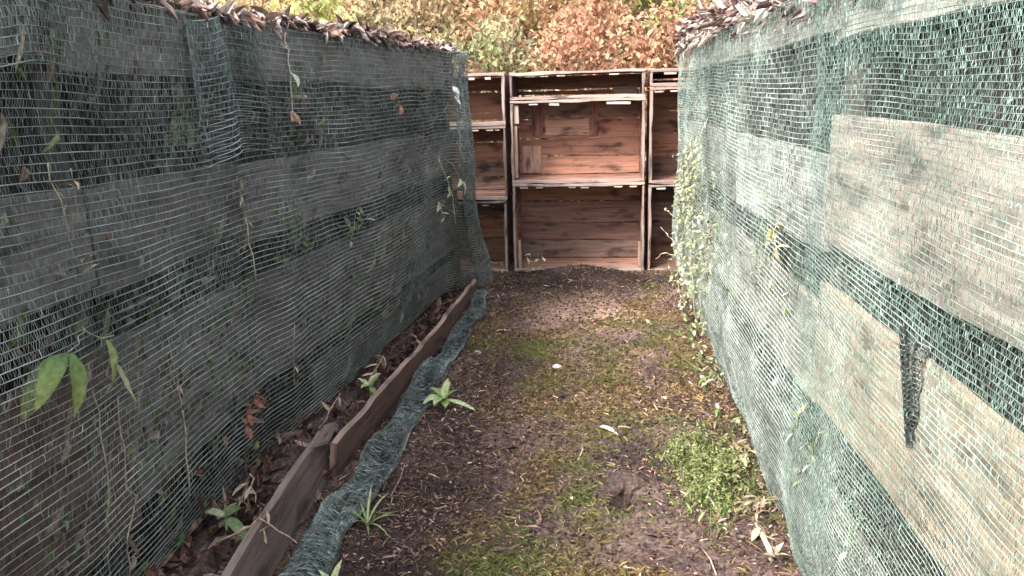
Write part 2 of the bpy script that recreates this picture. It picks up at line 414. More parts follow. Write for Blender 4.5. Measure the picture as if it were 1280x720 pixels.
# soil crumbs
n = 9000
px = rng.uniform(-1.3, .7, n); py = 1.7 + 5.3 * rng.random(n) ** 1.2
sel = rng.random(n) > moss_mask(px, py) * 1.2
px, py = px[sel], py[sel]; n = len(px)
s_ = rng.uniform(.003, .011, n)[:, None, None] * rng.uniform(.6, 1.3, (n, 6, 1))
octv = np.array([[1, 0, 0], [-1, 0, 0], [0, 1, 0], [0, -1, 0], [0, 0, 1], [0, 0, -1]], float)
V = np.stack([px, py, gheight(px, py) + .002], -1)[:, None, :] + octv * s_ + rng.normal(size=(n, 6, 3)) * .001
tri = np.array([[0, 2, 4], [2, 1, 4], [1, 3, 4], [3, 0, 4], [2, 0, 5], [1, 2, 5], [3, 1, 5], [0, 3, 5]])
F = ((np.arange(n) * 6)[:, None, None] + tri).reshape(-1, 3)
c = pick([(.07, .045, .04), (.11, .075, .065), (.05, .035, .03)], n, .25).repeat(6, 0)
tag(link('soil_crumbs', np_mesh('soil_crumbs', V.reshape(-1, 3), F, c, False), M_SOIL), kind='stuff')

# ------------------------------------------------------------------ compost bins (timber walls of the passage)
def wallL(y):
    """x of the outer plank face of the shaded bin"""
    return -1.45 + .285 * np.clip((y - 3.0) / 3.4, 0, 1)
XR = .70
def wallR(y): return XR - .0 * y

def plank_on(root, side, y0, y1, za0, zb0, za1, zb1, col, off=0.0, skew=(0, 0)):
    """plank on a wall from y0 to y1; lower/upper edge za,zb at each end"""
    f = wallL if side == 'L' else wallR
    sgn = -1 if side == 'L' else 1
    t_ = .028
    # split long boards at the bend of the wall so that they follow it
    mb = MB()
    p0 = (float(f(y0)) + sgn * (t_ / 2 + off), y0, (za0 + zb0) / 2); p1 = (float(f(y1)) + sgn * (t_ / 2 + off), y1, (za1 + zb1) / 2)
    mb.plank(p0, p1, (0, 0, 1), zb0 - za0, t_, col, n=14, rough=.009, w1=zb1 - za1, skew=skew)
    return adopt(mb.build('plank', M_WOOD), root)

def post_on(root, side, y, z1=1.86, off=.031, col=(.05, .042, .037)):
    f = wallL if side == 'L' else wallR; sgn = -1 if side == 'L' else 1
    x = float(f(y)) + sgn * (off + .035)
    mb = MB().plank((x, y, -.05), (x, y, z1), (0, 1, 0), .09, .06, col, n=8, rough=.005)
    return adopt(mb.build('post', M_WOOD), root)

binL = empty('compost_bin', (-2.0, 3.2, 0), 'dark weathered plank compost bin in the shade behind green netting, left of the path', 'compost bin')
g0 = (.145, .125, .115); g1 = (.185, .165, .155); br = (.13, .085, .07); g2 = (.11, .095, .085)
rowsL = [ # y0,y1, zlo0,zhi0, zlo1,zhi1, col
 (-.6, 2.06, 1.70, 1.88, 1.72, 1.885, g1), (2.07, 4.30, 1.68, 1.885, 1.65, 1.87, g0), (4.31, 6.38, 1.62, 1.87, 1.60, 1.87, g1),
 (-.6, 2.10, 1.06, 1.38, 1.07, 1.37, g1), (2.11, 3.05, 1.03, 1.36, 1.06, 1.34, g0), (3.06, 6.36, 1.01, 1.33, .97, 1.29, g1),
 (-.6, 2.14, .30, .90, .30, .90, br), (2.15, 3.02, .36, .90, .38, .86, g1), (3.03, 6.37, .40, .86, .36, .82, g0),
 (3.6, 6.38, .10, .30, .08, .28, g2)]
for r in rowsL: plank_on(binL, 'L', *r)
for y in (.2, 2.06, 3.03, 4.6, 6.3): post_on(binL, 'L', y)
mb = MB()
for k, (za, zb) in enumerate(((.1, .32), (.36, .82), (.97, 1.29), (1.6, 1.87))):
    mb.plank((-1.24, 6.40, (za + zb) / 2), (-2.7, 6.40, (za + zb) / 2), (0, 0, 1), zb - za, .028, g0, n=8)
adopt(mb.build('end_wall', M_WOOD), binL)
mb = MB()
for za, zb in ((.05, .4), (.42, .8), (.84, 1.25), (1.3, 1.85)):
    mb.plank((-2.75, -.6, (za + zb) / 2), (-2.75, 6.4, (za + zb) / 2), (0, 0, 1), zb - za, .03, g0, n=10)
adopt(mb.build('rear_wall', M_WOOD), binL)

binR = empty('compost_bin', (1.3, 3.2, 0), 'pale sunlit plank compost bin behind green netting, right of the path', 'compost bin')
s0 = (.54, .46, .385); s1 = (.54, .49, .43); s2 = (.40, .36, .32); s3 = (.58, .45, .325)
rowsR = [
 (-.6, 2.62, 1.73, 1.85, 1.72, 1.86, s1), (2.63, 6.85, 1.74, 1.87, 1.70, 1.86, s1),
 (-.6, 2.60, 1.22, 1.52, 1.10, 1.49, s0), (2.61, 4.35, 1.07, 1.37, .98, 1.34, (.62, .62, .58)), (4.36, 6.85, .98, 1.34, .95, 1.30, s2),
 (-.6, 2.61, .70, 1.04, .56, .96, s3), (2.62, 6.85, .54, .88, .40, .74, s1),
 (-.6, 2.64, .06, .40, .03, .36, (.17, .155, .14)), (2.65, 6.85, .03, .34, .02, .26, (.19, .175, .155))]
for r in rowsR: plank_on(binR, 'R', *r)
for y in (.1, 2.6, 4.7, 6.75): post_on(binR, 'R', y, col=(.12, .10, .085))
mb = MB()
for za, zb in ((.03, .34), (.40, .74), (.95, 1.3), (1.7, 1.86)):
    mb.plank((.72, 6.88, (za + zb) / 2), (2.1, 6.88, (za + zb) / 2), (0, 0, 1), zb - za, .028, s2, n=8)
adopt(mb.build('end_wall', M_WOOD), binR)
mb = MB()
for za, zb in ((.05, .4), (.42, .8), (.84, 1.25), (1.3, 1.85)):
    mb.plank((2.15, -.6, (za + zb) / 2), (2.15, 6.85, (za + zb) / 2), (0, 0, 1), zb - za, .03, s2, n=10)
adopt(mb.build('rear_wall', M_WOOD), binR)

def compost(name, xf, xb, y0, y1, ztop, col):
    """heap inside a bin: bulging front, crowned top"""
    nu, nv = 150, 40
    ss = np.linspace(0, 1, nv); yy = np.linspace(y0, y1, nu)
    S, YY = np.meshgrid(ss, yy, indexing='ij')
    xf_ = xf(YY)
    ang = np.clip((S - .42) / .16, 0, 1)
    zz = np.where(S < .5, S / .5, 1.0) * ztop
    xx = np.where(S < .5, 0, (S - .5) / .5)
    XX = xf_ + (xb - xf_) * xx
    ZZ = zz + np.where(S > .5, .06 * np.sin(pi * xx) , 0)
    nrm = .028 * fbm(YY * 5, zz * 5 + xx * 5, 1.0, 4)
    XX = XX + np.where(S < .5, nrm, 0) * np.sign(xf_ - xb); ZZ = ZZ + np.where(S >= .5, nrm * 1.5, 0)
    I = np.arange(nu * nv).reshape(nv, nu)
    F = np.stack([I[:-1, :-1], I[:-1, 1:], I[1:, 1:], I[1:, :-1]], -1).reshape(-1, 4)
    t = np.clip(.5 + .8 * fbm(YY * 4, zz * 4 + xx * 4, 3.0, 4), 0, 1)[..., None]
    C = np.array(col) * (.55 + .9 * t)
    return tag(link(name, np_mesh(name, np.stack([XX, YY, ZZ], -1).reshape(-1, 3), F, C.reshape(-1, 3)), M_COMPOST), kind='stuff')
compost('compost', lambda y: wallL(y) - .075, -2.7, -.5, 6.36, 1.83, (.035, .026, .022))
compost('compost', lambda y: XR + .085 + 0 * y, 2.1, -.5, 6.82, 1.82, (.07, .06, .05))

# dead leaves heaped on the bins
def dead_heap(name, fx, xb, y0, y1, n, z0, cols, ln, wd, rise):
    u = rng.random(n) ** 1.8; py = rng.uniform(y0, y1, n)
    x0 = fx(py); px = x0 + (xb - x0) * u
    pz = z0 + rng.random(n) * (rise(py)) + .05 * np.sin(pi * u)
    P = np.stack([px, py, pz], -1)
    D = np.stack([rng.normal(size=n), rng.normal(size=n), rng.normal(size=n) * .45], -1)
    c = pick(cols, n, .25)
    Ln = rng.uniform(*ln, n); Wd = rng.uniform(*wd, n)
    V1, F1, C1 = leaf_cloud(P, D, rand_dir(n) + np.array([[0, 0, .6]]), Ln, Wd, c, .5, .5)
    return tag(link(name, np_mesh(name, V1, F1, C1), M_DRY), kind='stuff')
dead_heap('dead_leaves', lambda y: wallL(y) + .03, -2.6, -.4, 6.4, 11000, 1.882, [(.34, .26, .23), (.13, .085, .07), (.06, .04, .035), (.48, .40, .37), (.20, .13, .10)], (.03, .085), (.016, .036), lambda y: .034 + .03 * noise(y * 3.0))
dead_heap('dead_leaves', lambda y: XR - .06 * sstep(3, 6, y), 2.0, -.4, 6.85, 12000, 1.85, [(.55, .45, .40), (.64, .57, .50), (.20, .13, .12), (.10, .05, .05), (.48, .40, .33)], (.04, .12), (.010, .026), lambda y: .04 + .15 * sstep(3.0, 5.5, y))

# ------------------------------------------------------------------ netting
def net_mesh(name, surf, s0, s1, v_rows, ds, period, line_r, tape_w, col_line, col_tape, nrm, parent=None, holes=None):
    """surf(s, v) -> (..,3) real cloth surface; v_rows = heights (m) of the stitched lines; tapes zigzag between the lines"""
    sl_ = np.arange(s0, s1 + ds, ds); nr = len(v_rows)
    S, Vv = np.meshgrid(sl_, v_rows, indexing='xy')          # (nr, ns)
    P = surf(S, Vv)
    nrm = np.array(nrm); e2 = np.array([0, 0, 1.])
    r = (line_r * np.clip(1 + .55 * fbm(S * 9, Vv * 31, 2.0, 2), .35, 1.7))[..., None]
    A = np.stack([P + nrm * r, P - nrm * r * .6 + e2 * r, P - nrm * r * .6 - e2 * r], 2)   # nr, ns, 3, 3
    ns = len(sl_)
    idx = np.arange(nr * ns * 3).reshape(nr, ns, 3)
    Fs = []
    for k in range(3):
        k2 = (k + 1) % 3
        Fs.append(np.stack([idx[:, :-1, k], idx[:, :-1, k2], idx[:, 1:, k2], idx[:, 1:, k]], -1).reshape(-1, 4))
    V1 = A.reshape(-1, 3); F1 = np.concatenate(Fs)
    cl = np.clip(np.array(col_line) * (1 + .35 * fbm(S * 3, Vv * 9, 5.0, 3) + .35 * noise(S * 22, Vv * 60, 1.0))[..., None], .01, .9)  # thread colour broken into dashes, painting in glints
    C1 = np.repeat(cl.reshape(-1, 3), 3, 0)
    # tapes
    nz = int((s1 - s0) / (period / 2))
    k = np.arange(nz); sa = s0 + k * period / 2
    up_ = (k % 2 == 0)
    SA = np.tile(sa, (nr - 1, 1)) + rng.normal(size=(nr - 1, nz)) * period * .10
    lo = np.tile(np.asarray(v_rows)[:-1, None], (1, nz)); hi = np.tile(np.asarray(v_rows)[1:, None], (1, nz))
    VA = np.where(up_[None], lo, hi); VB = np.where(up_[None], hi, lo)
    keep = rng.random(SA.shape) > .01 + .25 * (fbm(SA * 3.1, lo * 5, 61.0, 3) > 1.05)
    if holes is not None: keep &= ~holes(SA, lo)
    SA, VA, VB = SA[keep], VA[keep], VB[keep]
    SB = SA + period / 2
    PA, PB = surf(SA, VA), surf(SB, VB)
    n = len(SA)
    d = unit(PB - PA)
    tw = nrm[None] + rng.normal(size=(n, 3)) * .35
    wv = unit(np.cross(d, tw)) * (tape_w * rng.uniform(.6, 1.25, n) / 2)[:, None]
    PM = (PA + PB) / 2 + nrm * (rng.normal(size=(n, 1)) * .0012)
    V2 = np.stack([PA - wv, PA + wv, PM - wv * .8, PM + wv * .8, PB - wv, PB + wv], 1).reshape(-1, 3)
    b = (np.arange(n) * 6)[:, None] + len(V1)
    F2 = np.concatenate([b + np.array([[0, 1, 3, 2]]), b + np.array([[2, 3, 5, 4]])], 0)
    ct = np.clip(np.array(col_tape) * (np.exp(.38 * rng.normal(size=(n, 1))) + .45 * fbm(SA * 2, VA * 4, 6.0, 3)[:, None]), .012, .9)  # random tape brightness; the brightest are painted glints
    C2 = np.repeat(ct, 6, 0)
    me = np_mesh(name, np.concatenate([V1, V2]), np.concatenate([F1, F2]), np.concatenate([C1, C2]), False)
    print(name, len(F1), len(F2))
    return link(name, me, M_NET, parent)

S_END = 6.40
def surf_left(S, V):
    """S metres along the wall, V height up the cloth; past S_END the cloth turns round the corner, above 1.885 it folds over the top edge"""
    y = np.minimum(S, S_END)
    zh = .10 * (1 - sstep(5.7, 6.35, y))
    zz = np.minimum(V, 1.885)
    f = zz / 1.885
    z = zh + (1.885 - zh) * f
    base = wallL(y) + .055
    x = base + .034 * fbm(y * 1.1, z * 1.0, 2.0, 2) * sstep(1.9, 1.5, z) + .012 * fbm(y * 4.0, z * 1.4, 4.0, 2) + .010 * noise(y * 9.0, z * .7, 5.0) * sstep(1.2, 1.8, z)
    x = x + .018 * np.exp(-((z - .8) / .5) ** 2)                    # slack belly
    x = x - .045 * sstep(.35, .05, z) * sstep(6.2, 5.2, y)          # hem tucked behind the boards
    en = sstep(5.5, 6.4, y)
    x = x + en * (.035 + .10 * sstep(.9, .0, z) + .012 * np.sin(y * 26 + z * 2))
    y2 = y + .03 * fbm(z * 2.0, 3.0, S * .6, 2) + .12 * en * sstep(.6, 0, z)
    over = np.maximum(S - S_END, 0)
    x = x - over * .9; y2 = y2 + np.minimum(over, .05)
    z = z + .010 * fbm(y * 2.2, V * 5, 3.0, 2) + .018 * fbm(y * .7, V * 1.5, 8.0, 2) - .05 * sstep(1.6, 4.0, y) * np.sin(pi * np.clip(f, 0, 1)) * .6
    ov = np.maximum(V - 1.885, 0)
    x = x - ov * .9; z = z + .012 * (ov > 0) - ov * .25
    return np.stack([x, y2, z], -1)
rows = np.concatenate([np.arange(0, 1.885, .0235), [1.885, 1.91, 1.94, 1.97]])
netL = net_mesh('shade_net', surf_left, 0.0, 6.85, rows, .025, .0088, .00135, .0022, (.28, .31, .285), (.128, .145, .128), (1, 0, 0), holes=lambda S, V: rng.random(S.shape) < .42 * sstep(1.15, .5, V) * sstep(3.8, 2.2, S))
def surf_overlap(S, V):
    P = surf_left(S + .04 * np.sin(V * 5), V); P[..., 0] += .016 + .012 * np.sin(S * 23 + V * 3); P[..., 2] += .015 * np.sin(S * 11)
    return P
for q0, q1, v0, v1 in ((2.62, 3.22, 1.36, 1.88), (6.02, 6.44, .02, 1.88), (-.1, 2.0, 1.66, 1.88)):
    net_mesh('net_overlap', surf_overlap, q0, q1, np.arange(v0, v1, .0235), .025, .0078, .0013, .0030 if q0 < 6 else .0052, (.33, .37, .35), (.135, .165, .15), (1, 0, 0), parent=netL, holes=(lambda S, V: rng.random(S.shape) < sstep(1.80, 1.35, V)) if q1 < 3.5 and q0 > 1 else (lambda S, V: rng.random(S.shape) < .9 * sstep(1.86, 1.66, V)) if q0 < 1 else None)
tag(netL, 'dark green shade netting sagging over the shaded planks, left of the path', 'netting')

def surf_right(S, V, off=0.0):
    y = S; zz = np.minimum(V, 1.875); z = zz.copy() if hasattr(zz, 'copy') else zz
    x = XR - .055 - off + .02 * fbm(y * 1.2, z * 1.1, 12.0, 2) * sstep(1.9, 1.5, z) + .008 * fbm(y * 4, z * 1.5, 14.0, 2)
    x = x - .03 * np.exp(-((z - .35) / .3) ** 2) + .02 * sstep(.2, 0, z)
    en = sstep(5.6, 6.7, y)
    x = x - en * (.012 + .012 * np.sin(z * 5))
    # a pulled fold low on the near piece
    z = z + .008 * fbm(y * 2.4, V * 5, 13.0, 2) + .014 * fbm(y * .8, V * 1.6, 18.0, 2)
    y2 = y + .02 * fbm(z * 2.4, 5.0, S * .8, 2)
    ov = np.maximum(V - 1.875, 0)
    x = x + ov * .9; z = z + .012 * (ov > 0) - ov * .2
    return np.stack([x, y2, z], -1)
rowsF = np.concatenate([np.arange(0, 1.875, .0190), [1.875, 1.90, 1.93]])
rowsN = np.concatenate([np.arange(0, 1.875, .0125), [1.875, 1.895, 1.915, 1.935]])
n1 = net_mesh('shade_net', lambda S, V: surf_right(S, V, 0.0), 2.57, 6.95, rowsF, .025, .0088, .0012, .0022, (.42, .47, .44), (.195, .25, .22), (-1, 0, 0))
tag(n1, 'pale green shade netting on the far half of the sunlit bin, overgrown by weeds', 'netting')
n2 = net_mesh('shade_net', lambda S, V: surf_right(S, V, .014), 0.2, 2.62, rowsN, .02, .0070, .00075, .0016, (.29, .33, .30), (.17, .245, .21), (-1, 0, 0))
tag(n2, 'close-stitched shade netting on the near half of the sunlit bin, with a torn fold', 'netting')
# gathered fold hanging in the near net
fv = []
def surf_fold(S, V):
    # S across the fold 0..1, V from top (1.12) to point (.9)
    t_ = np.clip((1.10 - V) / .21, 0, 1)
    wdt = .062 * (1 - t_) ** 1.1 + .005 + .016 * noise(V * 30, 2.0) + .016 * noise(V * 90, 5.0)
    y = 1.60 + (S - .55) * wdt * 2 + .03 * t_ * -1
    x = XR - .085 - .02 * np.sin(S * pi) * (1 - t_) + .006 * np.sin(S * 30)
    return np.stack([x, y, V + .012 * np.sin(S * 9)], -1)
fold = net_mesh('net_fold', surf_fold, 0.0, 1.0, np.arange(.885, 1.105, .011), .05, .03, .0008, .004, (.20, .23, .21), (.045, .06, .055), (-1, 0, 0), parent=n2)

# hem of the left net rolled along the boards
def strip_x(y): return -1.0 + .07 * sstep(3.2, 5.6, y) - .06 * sstep(5.5, 6.2, y) + .014 * np.sin(y * 2.3) + .005 * np.sin(y * 7.1)
def surf_strip(S, V):
    # V runs 0..1 across the flattened roll
    a = V * 2 * pi; y = S
    rr = 1 + .18 * fbm(y * 5, V * 3, 21.0, 2)
    wd_ = .072 - .014 * sstep(3.5, 5.5, y) + .008 * noise(y * 4.0, 2.0)
    x = strip_x(y) + wd_ * np.cos(a) * rr + .008 * fbm(y * 3, 1.0, 22.0, 2)
    z = gheight(x, y) + .026 + .05 * np.clip(-np.cos(a), 0, 1) * (.5 + .5 * noise(y * 3.0, 9.0)) + .019 * np.sin(a) * rr + .008 * fbm(y * 6, V * 4, 25.0, 2)
    return np.stack([x, y + .01 * np.sin(a * 3 + y * 4), z], -1)
roll = net_mesh('rolled_netting', surf_strip, 1.3, 6.15, np.linspace(0, 1, 21), .03, .009, .0017, .0028, (.44, .48, .45), (.175, .21, .195), (0, 0, 1))
tag(roll, 'rolled strip of dark teal netting lying on the soil along the brown boards', 'netting')
# core of crumpled net inside the roll
def surf_core(S, V):
    a = V * 2 * pi
    x = strip_x(S) + .05 * np.cos(a); z = gheight(x, S) + .022 + .012 * np.sin(a)
    return np.stack([x, S, z], -1)
core = net_mesh('inner_layer', surf_core, 1.3, 6.1, np.linspace(0, 1, 9), .05, .011, .0015, .008, (.10, .13, .12), (.05, .07, .065), (0, 0, 1), parent=roll)

# ------------------------------------------------------------------ edging boards on the left
b1 = MB().plank((-1.005, 6.0, .075), (-1.135, 3.02, .075), (.12, 0, 1), .175, .03, (.125, .068, .052), n=30, rough=.014, edge=(.30, .21, .16))  # paler top edge: weathered chamfer with sunlight painted in
o = b1.build('edging_board', M_WOOD); tag(o, 'long reddish brown board standing on edge along the netting foot', 'board')
b2 = MB().plank((-1.19, 3.10, .085), (-1.10, 1.15, .085), (-.16, 0, 1), .20, .034, (.13, .092, .082), n=24, rough=.014, edge=(.24, .18, .15))  # top edge paler here too, sunlight painted over the worn chamfer
o = b2.build('edging_board', M_WOOD); tag(o, 'shorter grey brown split board nearest the camera, leaning inward, standing on edge', 'board')
mb = MB().plank((-1.165, 2.95, .195), (-1.178, 3.12, .20), (1, 0, .3), .06, .02, (.16, .12, .10), n=3)
o = mb.build('wood_offcut', M_WOOD); tag(o, 'small wood offcut resting where the two brown edging boards meet', 'wood offcut')

# dead stems and leaves in the gutter between board and net
n = 1100
py = rng.uniform(1.6, 6.0, n); px = wallL(py) + rng.uniform(.0, .30, n)
px = np.minimum(px, -1.17 + .10 * sstep(3.1, 5.8, py))
P = np.stack([px, py, gheight(px, py) + rng.uniform(0, .05, n)], -1)
V, F, Cc = leaf_cloud(P, rand_dir(n) * np.array([[.8, 1, .5]]), rand_dir(n) + np.array([[0, 0, .5]]), rng.uniform(.03, .11, n), rng.uniform(.008, .03, n),
                      pick([(.15, .075, .055), (.09, .045, .035), (.22, .13, .09), (.06, .038, .03), (.28, .2, .15)], n, .3), .4, .35)
tag(link('dead_leaves', np_mesh('dead_leaves', V, F, Cc, False), M_DRY), kind='stuff')

# ------------------------------------------------------------------ wooden crates stacked on their sides
WX = (.265, .20, .175)       # weathered front edges
INS = [(.31, .152, .105), (.245, .118, .088), (.36, .19, .13), (.20, .105, .085), (.26, .165, .135), (.36, .17, .105)]
YF = 7.05
def wx(a, b):
    j = random.uniform(a, b); return tuple(q * j for q in WX)
def crate(label, x0, x1, z0, z1, rows_, blocks, tone=1.0, depth=.52, extra=None, yoff=0.0):
    t_ = .022
    root = empty('wooden_crate', ((x0 + x1) / 2, YF + yoff, z0), label, 'crate', 'wooden crates stacked on their sides across the end of the path')
    yf = YF + yoff
    def c_(): 
        c = random.choice(INS); j = .78 * tone * random.uniform(.8, 1.15); return tuple(q * j for q in c)
    def bd(name, p0, p1, wd, w_, t, col, front=None, n=8, rough=.004):
        return adopt(MB().plank(p0, p1, wd, w_, t, col, front=front, n=n, rough=rough).build(name, M_CRATE), root)
    ym = yf + depth / 2
    # top and bottom boards (their front edges are weathered grey)
    for nm, z in (('top_board', z1 - t_ / 2), ('bottom_board', z0 + t_ / 2)):
        mb = MB(); hd = depth / 2
        mb.plank((x0, yf + .012, z), (x1, yf + .012, z), (0, 0, 1), t_ * random.uniform(1.0, 1.3), .024, wx(.8, 1.2), n=16, rough=.007)
        mb.plank((x0 + .002, yf + .026 + hd / 2, z), (x1 - .002, yf + .026 + hd / 2, z), (0, 1, 0), hd - .004, t_ * .9, c_(), n=8, rough=.003)
        mb.plank((x0 + .002, yf + .03 + hd * 1.46, z), (x1 - .002, yf + .03 + hd * 1.46, z), (0, 1, 0), hd * .9, t_ * .9, c_(), n=8, rough=.003)
        adopt(mb.build(nm, M_CRATE), root)
    for x in (x0 + t_ / 2, x1 - t_ / 2):
        mb = MB()
        mb.plank((x, yf + .016, z0 + t_ + .003), (x, yf + .016, z1 - t_ - .003), (1, 0, 0), t_ * .95, .026, wx(.65, 1.05), n=12, rough=.007)
        h_ = (z1 - z0 - 2 * t_)
        k = max(1, round(h_ / .2))
        for q in range(k):
            za = z0 + t_ + h_ * q / k; zb = za + h_ / k - .005
            mb.plank((x, yf + .032, (za + zb) / 2), (x, yf + depth, (za + zb) / 2), (0, 0, 1), zb - za, t_ * .85, c_(), n=5, rough=.003)
        adopt(mb.build('side_board', M_CRATE), root)
    mb = MB(); zs = [z0 + t_ + .002] + [z0 + r for r in rows_] + [z1 - t_ - .002]
    for za, zb in zip(zs[:-1], zs[1:]):
        mb.plank((x0 + t_, yf + depth - .014 + random.uniform(-.003, .003), (za + zb) / 2), (x1 - t_, yf + depth - .014, (za + zb) / 2), (0, 0, 1), zb - za - random.uniform(.006, .012), .02, c_() if za > .05 else tuple(q * .55 for q in c_()), n=14, rough=.006)
    for za, zb in zip(zs[:-1], zs[1:]):
        for nx_ in (x0 + .06, (x0 + x1) / 2, x1 - .06):
            for zz in (za + .03, zb - .03):
                q = np.array([nx_ + random.uniform(-.02, .02), yf + depth - .023, zz])
                mb.tube([q, q + (0, -.005, 0)], .005, .004, (.06, .035, .03), 6)
    adopt(mb.build('back_panel', M_CRATE), root)
    for bx, bw, bh in blocks:
        mb = MB().plank((bx - bw / 2, yf + .018, z1 - t_ - bh / 2 - .006), (bx + bw / 2, yf + .018, z1 - t_ - bh / 2 - .006), (0, 0, 1), bh, .018, (.46, .38, .33), n=2, rough=.003)
        adopt(mb.build('batten_end', M_CRATE), root)
    for e in (extra or []):
        nm, ex0, ex1, ez0, ez1, dy, col = e
        if ex1 - ex0 > ez1 - ez0:
            mb = MB().plank((ex0, yf + dy, (ez0 + ez1) / 2), (ex1, yf + dy, (ez0 + ez1) / 2), (0, 0, 1), ez1 - ez0, .018, col, n=4)
        else:
            mb = MB().plank(((ex0 + ex1) / 2, yf + dy, ez0), ((ex0 + ex1) / 2, yf + dy, ez1), (1, 0, 0), ex1 - ex0, .018, col, n=4)
        adopt(mb.build(nm, M_CRATE), root)
    return root
B = depth_b = .52 - .034
crate('large middle crate standing on the soil, lowest of the centre stack', -.80, .36, -.02, .775, [.20, .37, .575], [(-.70, .07, .014), (-.56, .06, .012), (-.27, .06, .012), (-.16, .07, .014), (.13, .07, .014), (.26, .06, .012)], 1.12,
      extra=[('inner_batten', -.762, -.735, .0, .27, .03, (.30, .19, .15)), ('inner_batten', .31, .335, .0, .25, .03, (.28, .18, .14))])
crate('middle crate of the centre stack, with a patch board nailed inside', -.80, .355, .785, 1.495, [.19, .355, .53], [(-.60, .075, .016), (-.42, .085, .020), (.13, .20, .022)], 1.32,
      extra=[('patch_board', -.53, -.13, 1.165, 1.345, B, (.46, .27, .20)), ('inner_batten', -.655, -.555, 1.165, 1.465, B - .004, (.26, .12, .095)), ('inner_batten', -.105, -.045, 1.165, 1.465, B - .004, (.26, .12, .095)),
             ('patch_board', -.76, -.575, .825, 1.075, B, (.42, .25, .19)), ('patch_board', -.775, -.73, 1.30, 1.455, .036, (.36, .26, .22)), ('inner_batten', -.775, -.745, .83, 1.28, .036, (.32, .2, .16))])
crate('shallow dark crate on top of the centre stack', -.80, .35, 1.503, 1.728, [.07], [(-.62, .07, .013), (-.50, .065, .013), (-.36, .07, .014), (.09, .08, .014)], .6,
      extra=[('patch_board', .09, .31, 1.53, 1.59, B, (.28, .17, .14))])
crate('bottom crate of the left stack, half hidden behind the hanging netting', -2.04, -.86, -.02, .625, [.23, .44], [(-1.05, .06, .012)], .85)
crate('orange toned middle crate of the left stack, between netting and centre stack', -2.04, -.85, .645, 1.285, [.15, .30, .47], [(-1.12, .06, .016), (-.99, .06, .016), (-.92, .04, .01)], 1.5, yoff=.004)
crate('grey brown top crate of the left stack, beside the netting corner', -2.04, -.845, 1.295, 1.728, [.09, .28], [(-1.13, .05, .02), (-.99, .05, .02)], .85)
crate('bottom crate of the right stack, overhung by weed stems', .395, 1.58, -.02, .755, [.22, .38, .56], [(.50, .08, .014), (.64, .06, .014)], 1.05)
crate('tall middle crate of the right stack, beside the pale netting corner', .395, 1.58, .765, 1.575, [.20, .40, .60], [(.47, .07, .014), (.60, .07, .014)], 1.2)
crate('flat empty crate on top of the right stack', .395, 1.58, 1.583, 1.722, [.06], [(.56, .10, .014)], .4)

# ------------------------------------------------------------------ weeds
GREEN = [(.13, .20, .07), (.17, .24, .09), (.10, .15, .05)]
PALE = [(.38, .41, .28), (.32, .35, .21), (.46, .44, .35)]
BROWN = [(.34, .25, .17), (.24, .16, .11), (.42, .34, .25)]
RUST = [(.30, .12, .07), (.22, .10, .07)]
def weed(name, label, cat, stems, cols, leaf_l=(.03, .06), ratio=.45, per=8, stem_col=(.3, .3, .16), r=.0022, group=None, droop=.6, mat=None, face=None):
    """stems: list of point lists (world); leaves set along them"""
    root = empty(name, stems[0][0], label, cat, group)
    ml = MB()
    for st in stems:
        pts = [np.array(p, float) for p in st]
        fine = []
        for i in range(len(pts) - 1):
            for q in range(4):
                fine.append(pts[i] + (pts[i+1] - pts[i]) * q / 4 + rng.normal(size=3) * .004)
        fine.append(pts[-1])
        adopt(MB().tube(fine, r, r * .5, stem_col, 5).build('stem', mat or M_LEAF, smooth=True), root)
        for k in range(per):
            f = rng.uniform(.1, 1) * (len(fine) - 1); i = min(int(f), len(fine) - 2)
            p = fine[i] + (fine[i+1] - fine[i]) * (f - i)
            d = rng.normal(size=3) + (np.array(face) if face is not None else 0); d[2] -= .2 * droop
            l_ = rng.uniform(*leaf_l); c = cols[rng.integers(len(cols))]; j = rng.uniform(.75, 1.2)
            c = tuple(q * j for q in c)
            ml.leaf(p, d, (rng.normal() * .3, rng.normal() * .3, 1), l_, l_ * ratio * rng.uniform(.8, 1.2), bend=droop * rng.uniform(.5, 1.6), fold=.3, col=c, n=4)
    adopt(ml.build('foliage', mat or M_LEAF, smooth=True), root)
    return root
def wl(y, z, o=.02): return (float(wallL(y)) + o, y, z)

# pair of large leaves poking out through the left net
root = empty('bindweed', wl(1.8, 1.0, .08), 'weed with two large drooping green leaves poking through the shaded netting', 'weed')
mb = MB(); x0 = float(wallL(1.7)) + .11
mb.leaf((x0, 1.775, .985), (.12, -.75, -.10), (.5, 0, .8), .20, .066, bend=1.5, fold=.45, col=(.09, .17, .055), tip=(.28, .32, .10), n=10, wavy=.05, sharp=1.3)
mb.leaf((x0 + .01, 1.775, .985), (.2, -.12, -.5), (.9, 0, .4), .165, .055, bend=.6, fold=.3, col=(.12, .21, .065), tip=(.28, .31, .11), n=8, wavy=.03)
mb.leaf((x0 + .005, 1.93, .97), (.1, .08, -.8), (.9, 0, .4), .14, .036, bend=.4, fold=.5, col=(.26, .34, .13), tip=(.4, .42, .2), n=7, wavy=.05)
mb.leaf((x0 + .005, 1.95, .90), (.05, .12, -.8), (.9, .2, .4), .13, .03, bend=-.3, fold=.5, col=(.30, .36, .17), tip=(.45, .42, .25), n=7, wavy=.05)
adopt(mb.build('leaves', M_LEAF, smooth=True), root)
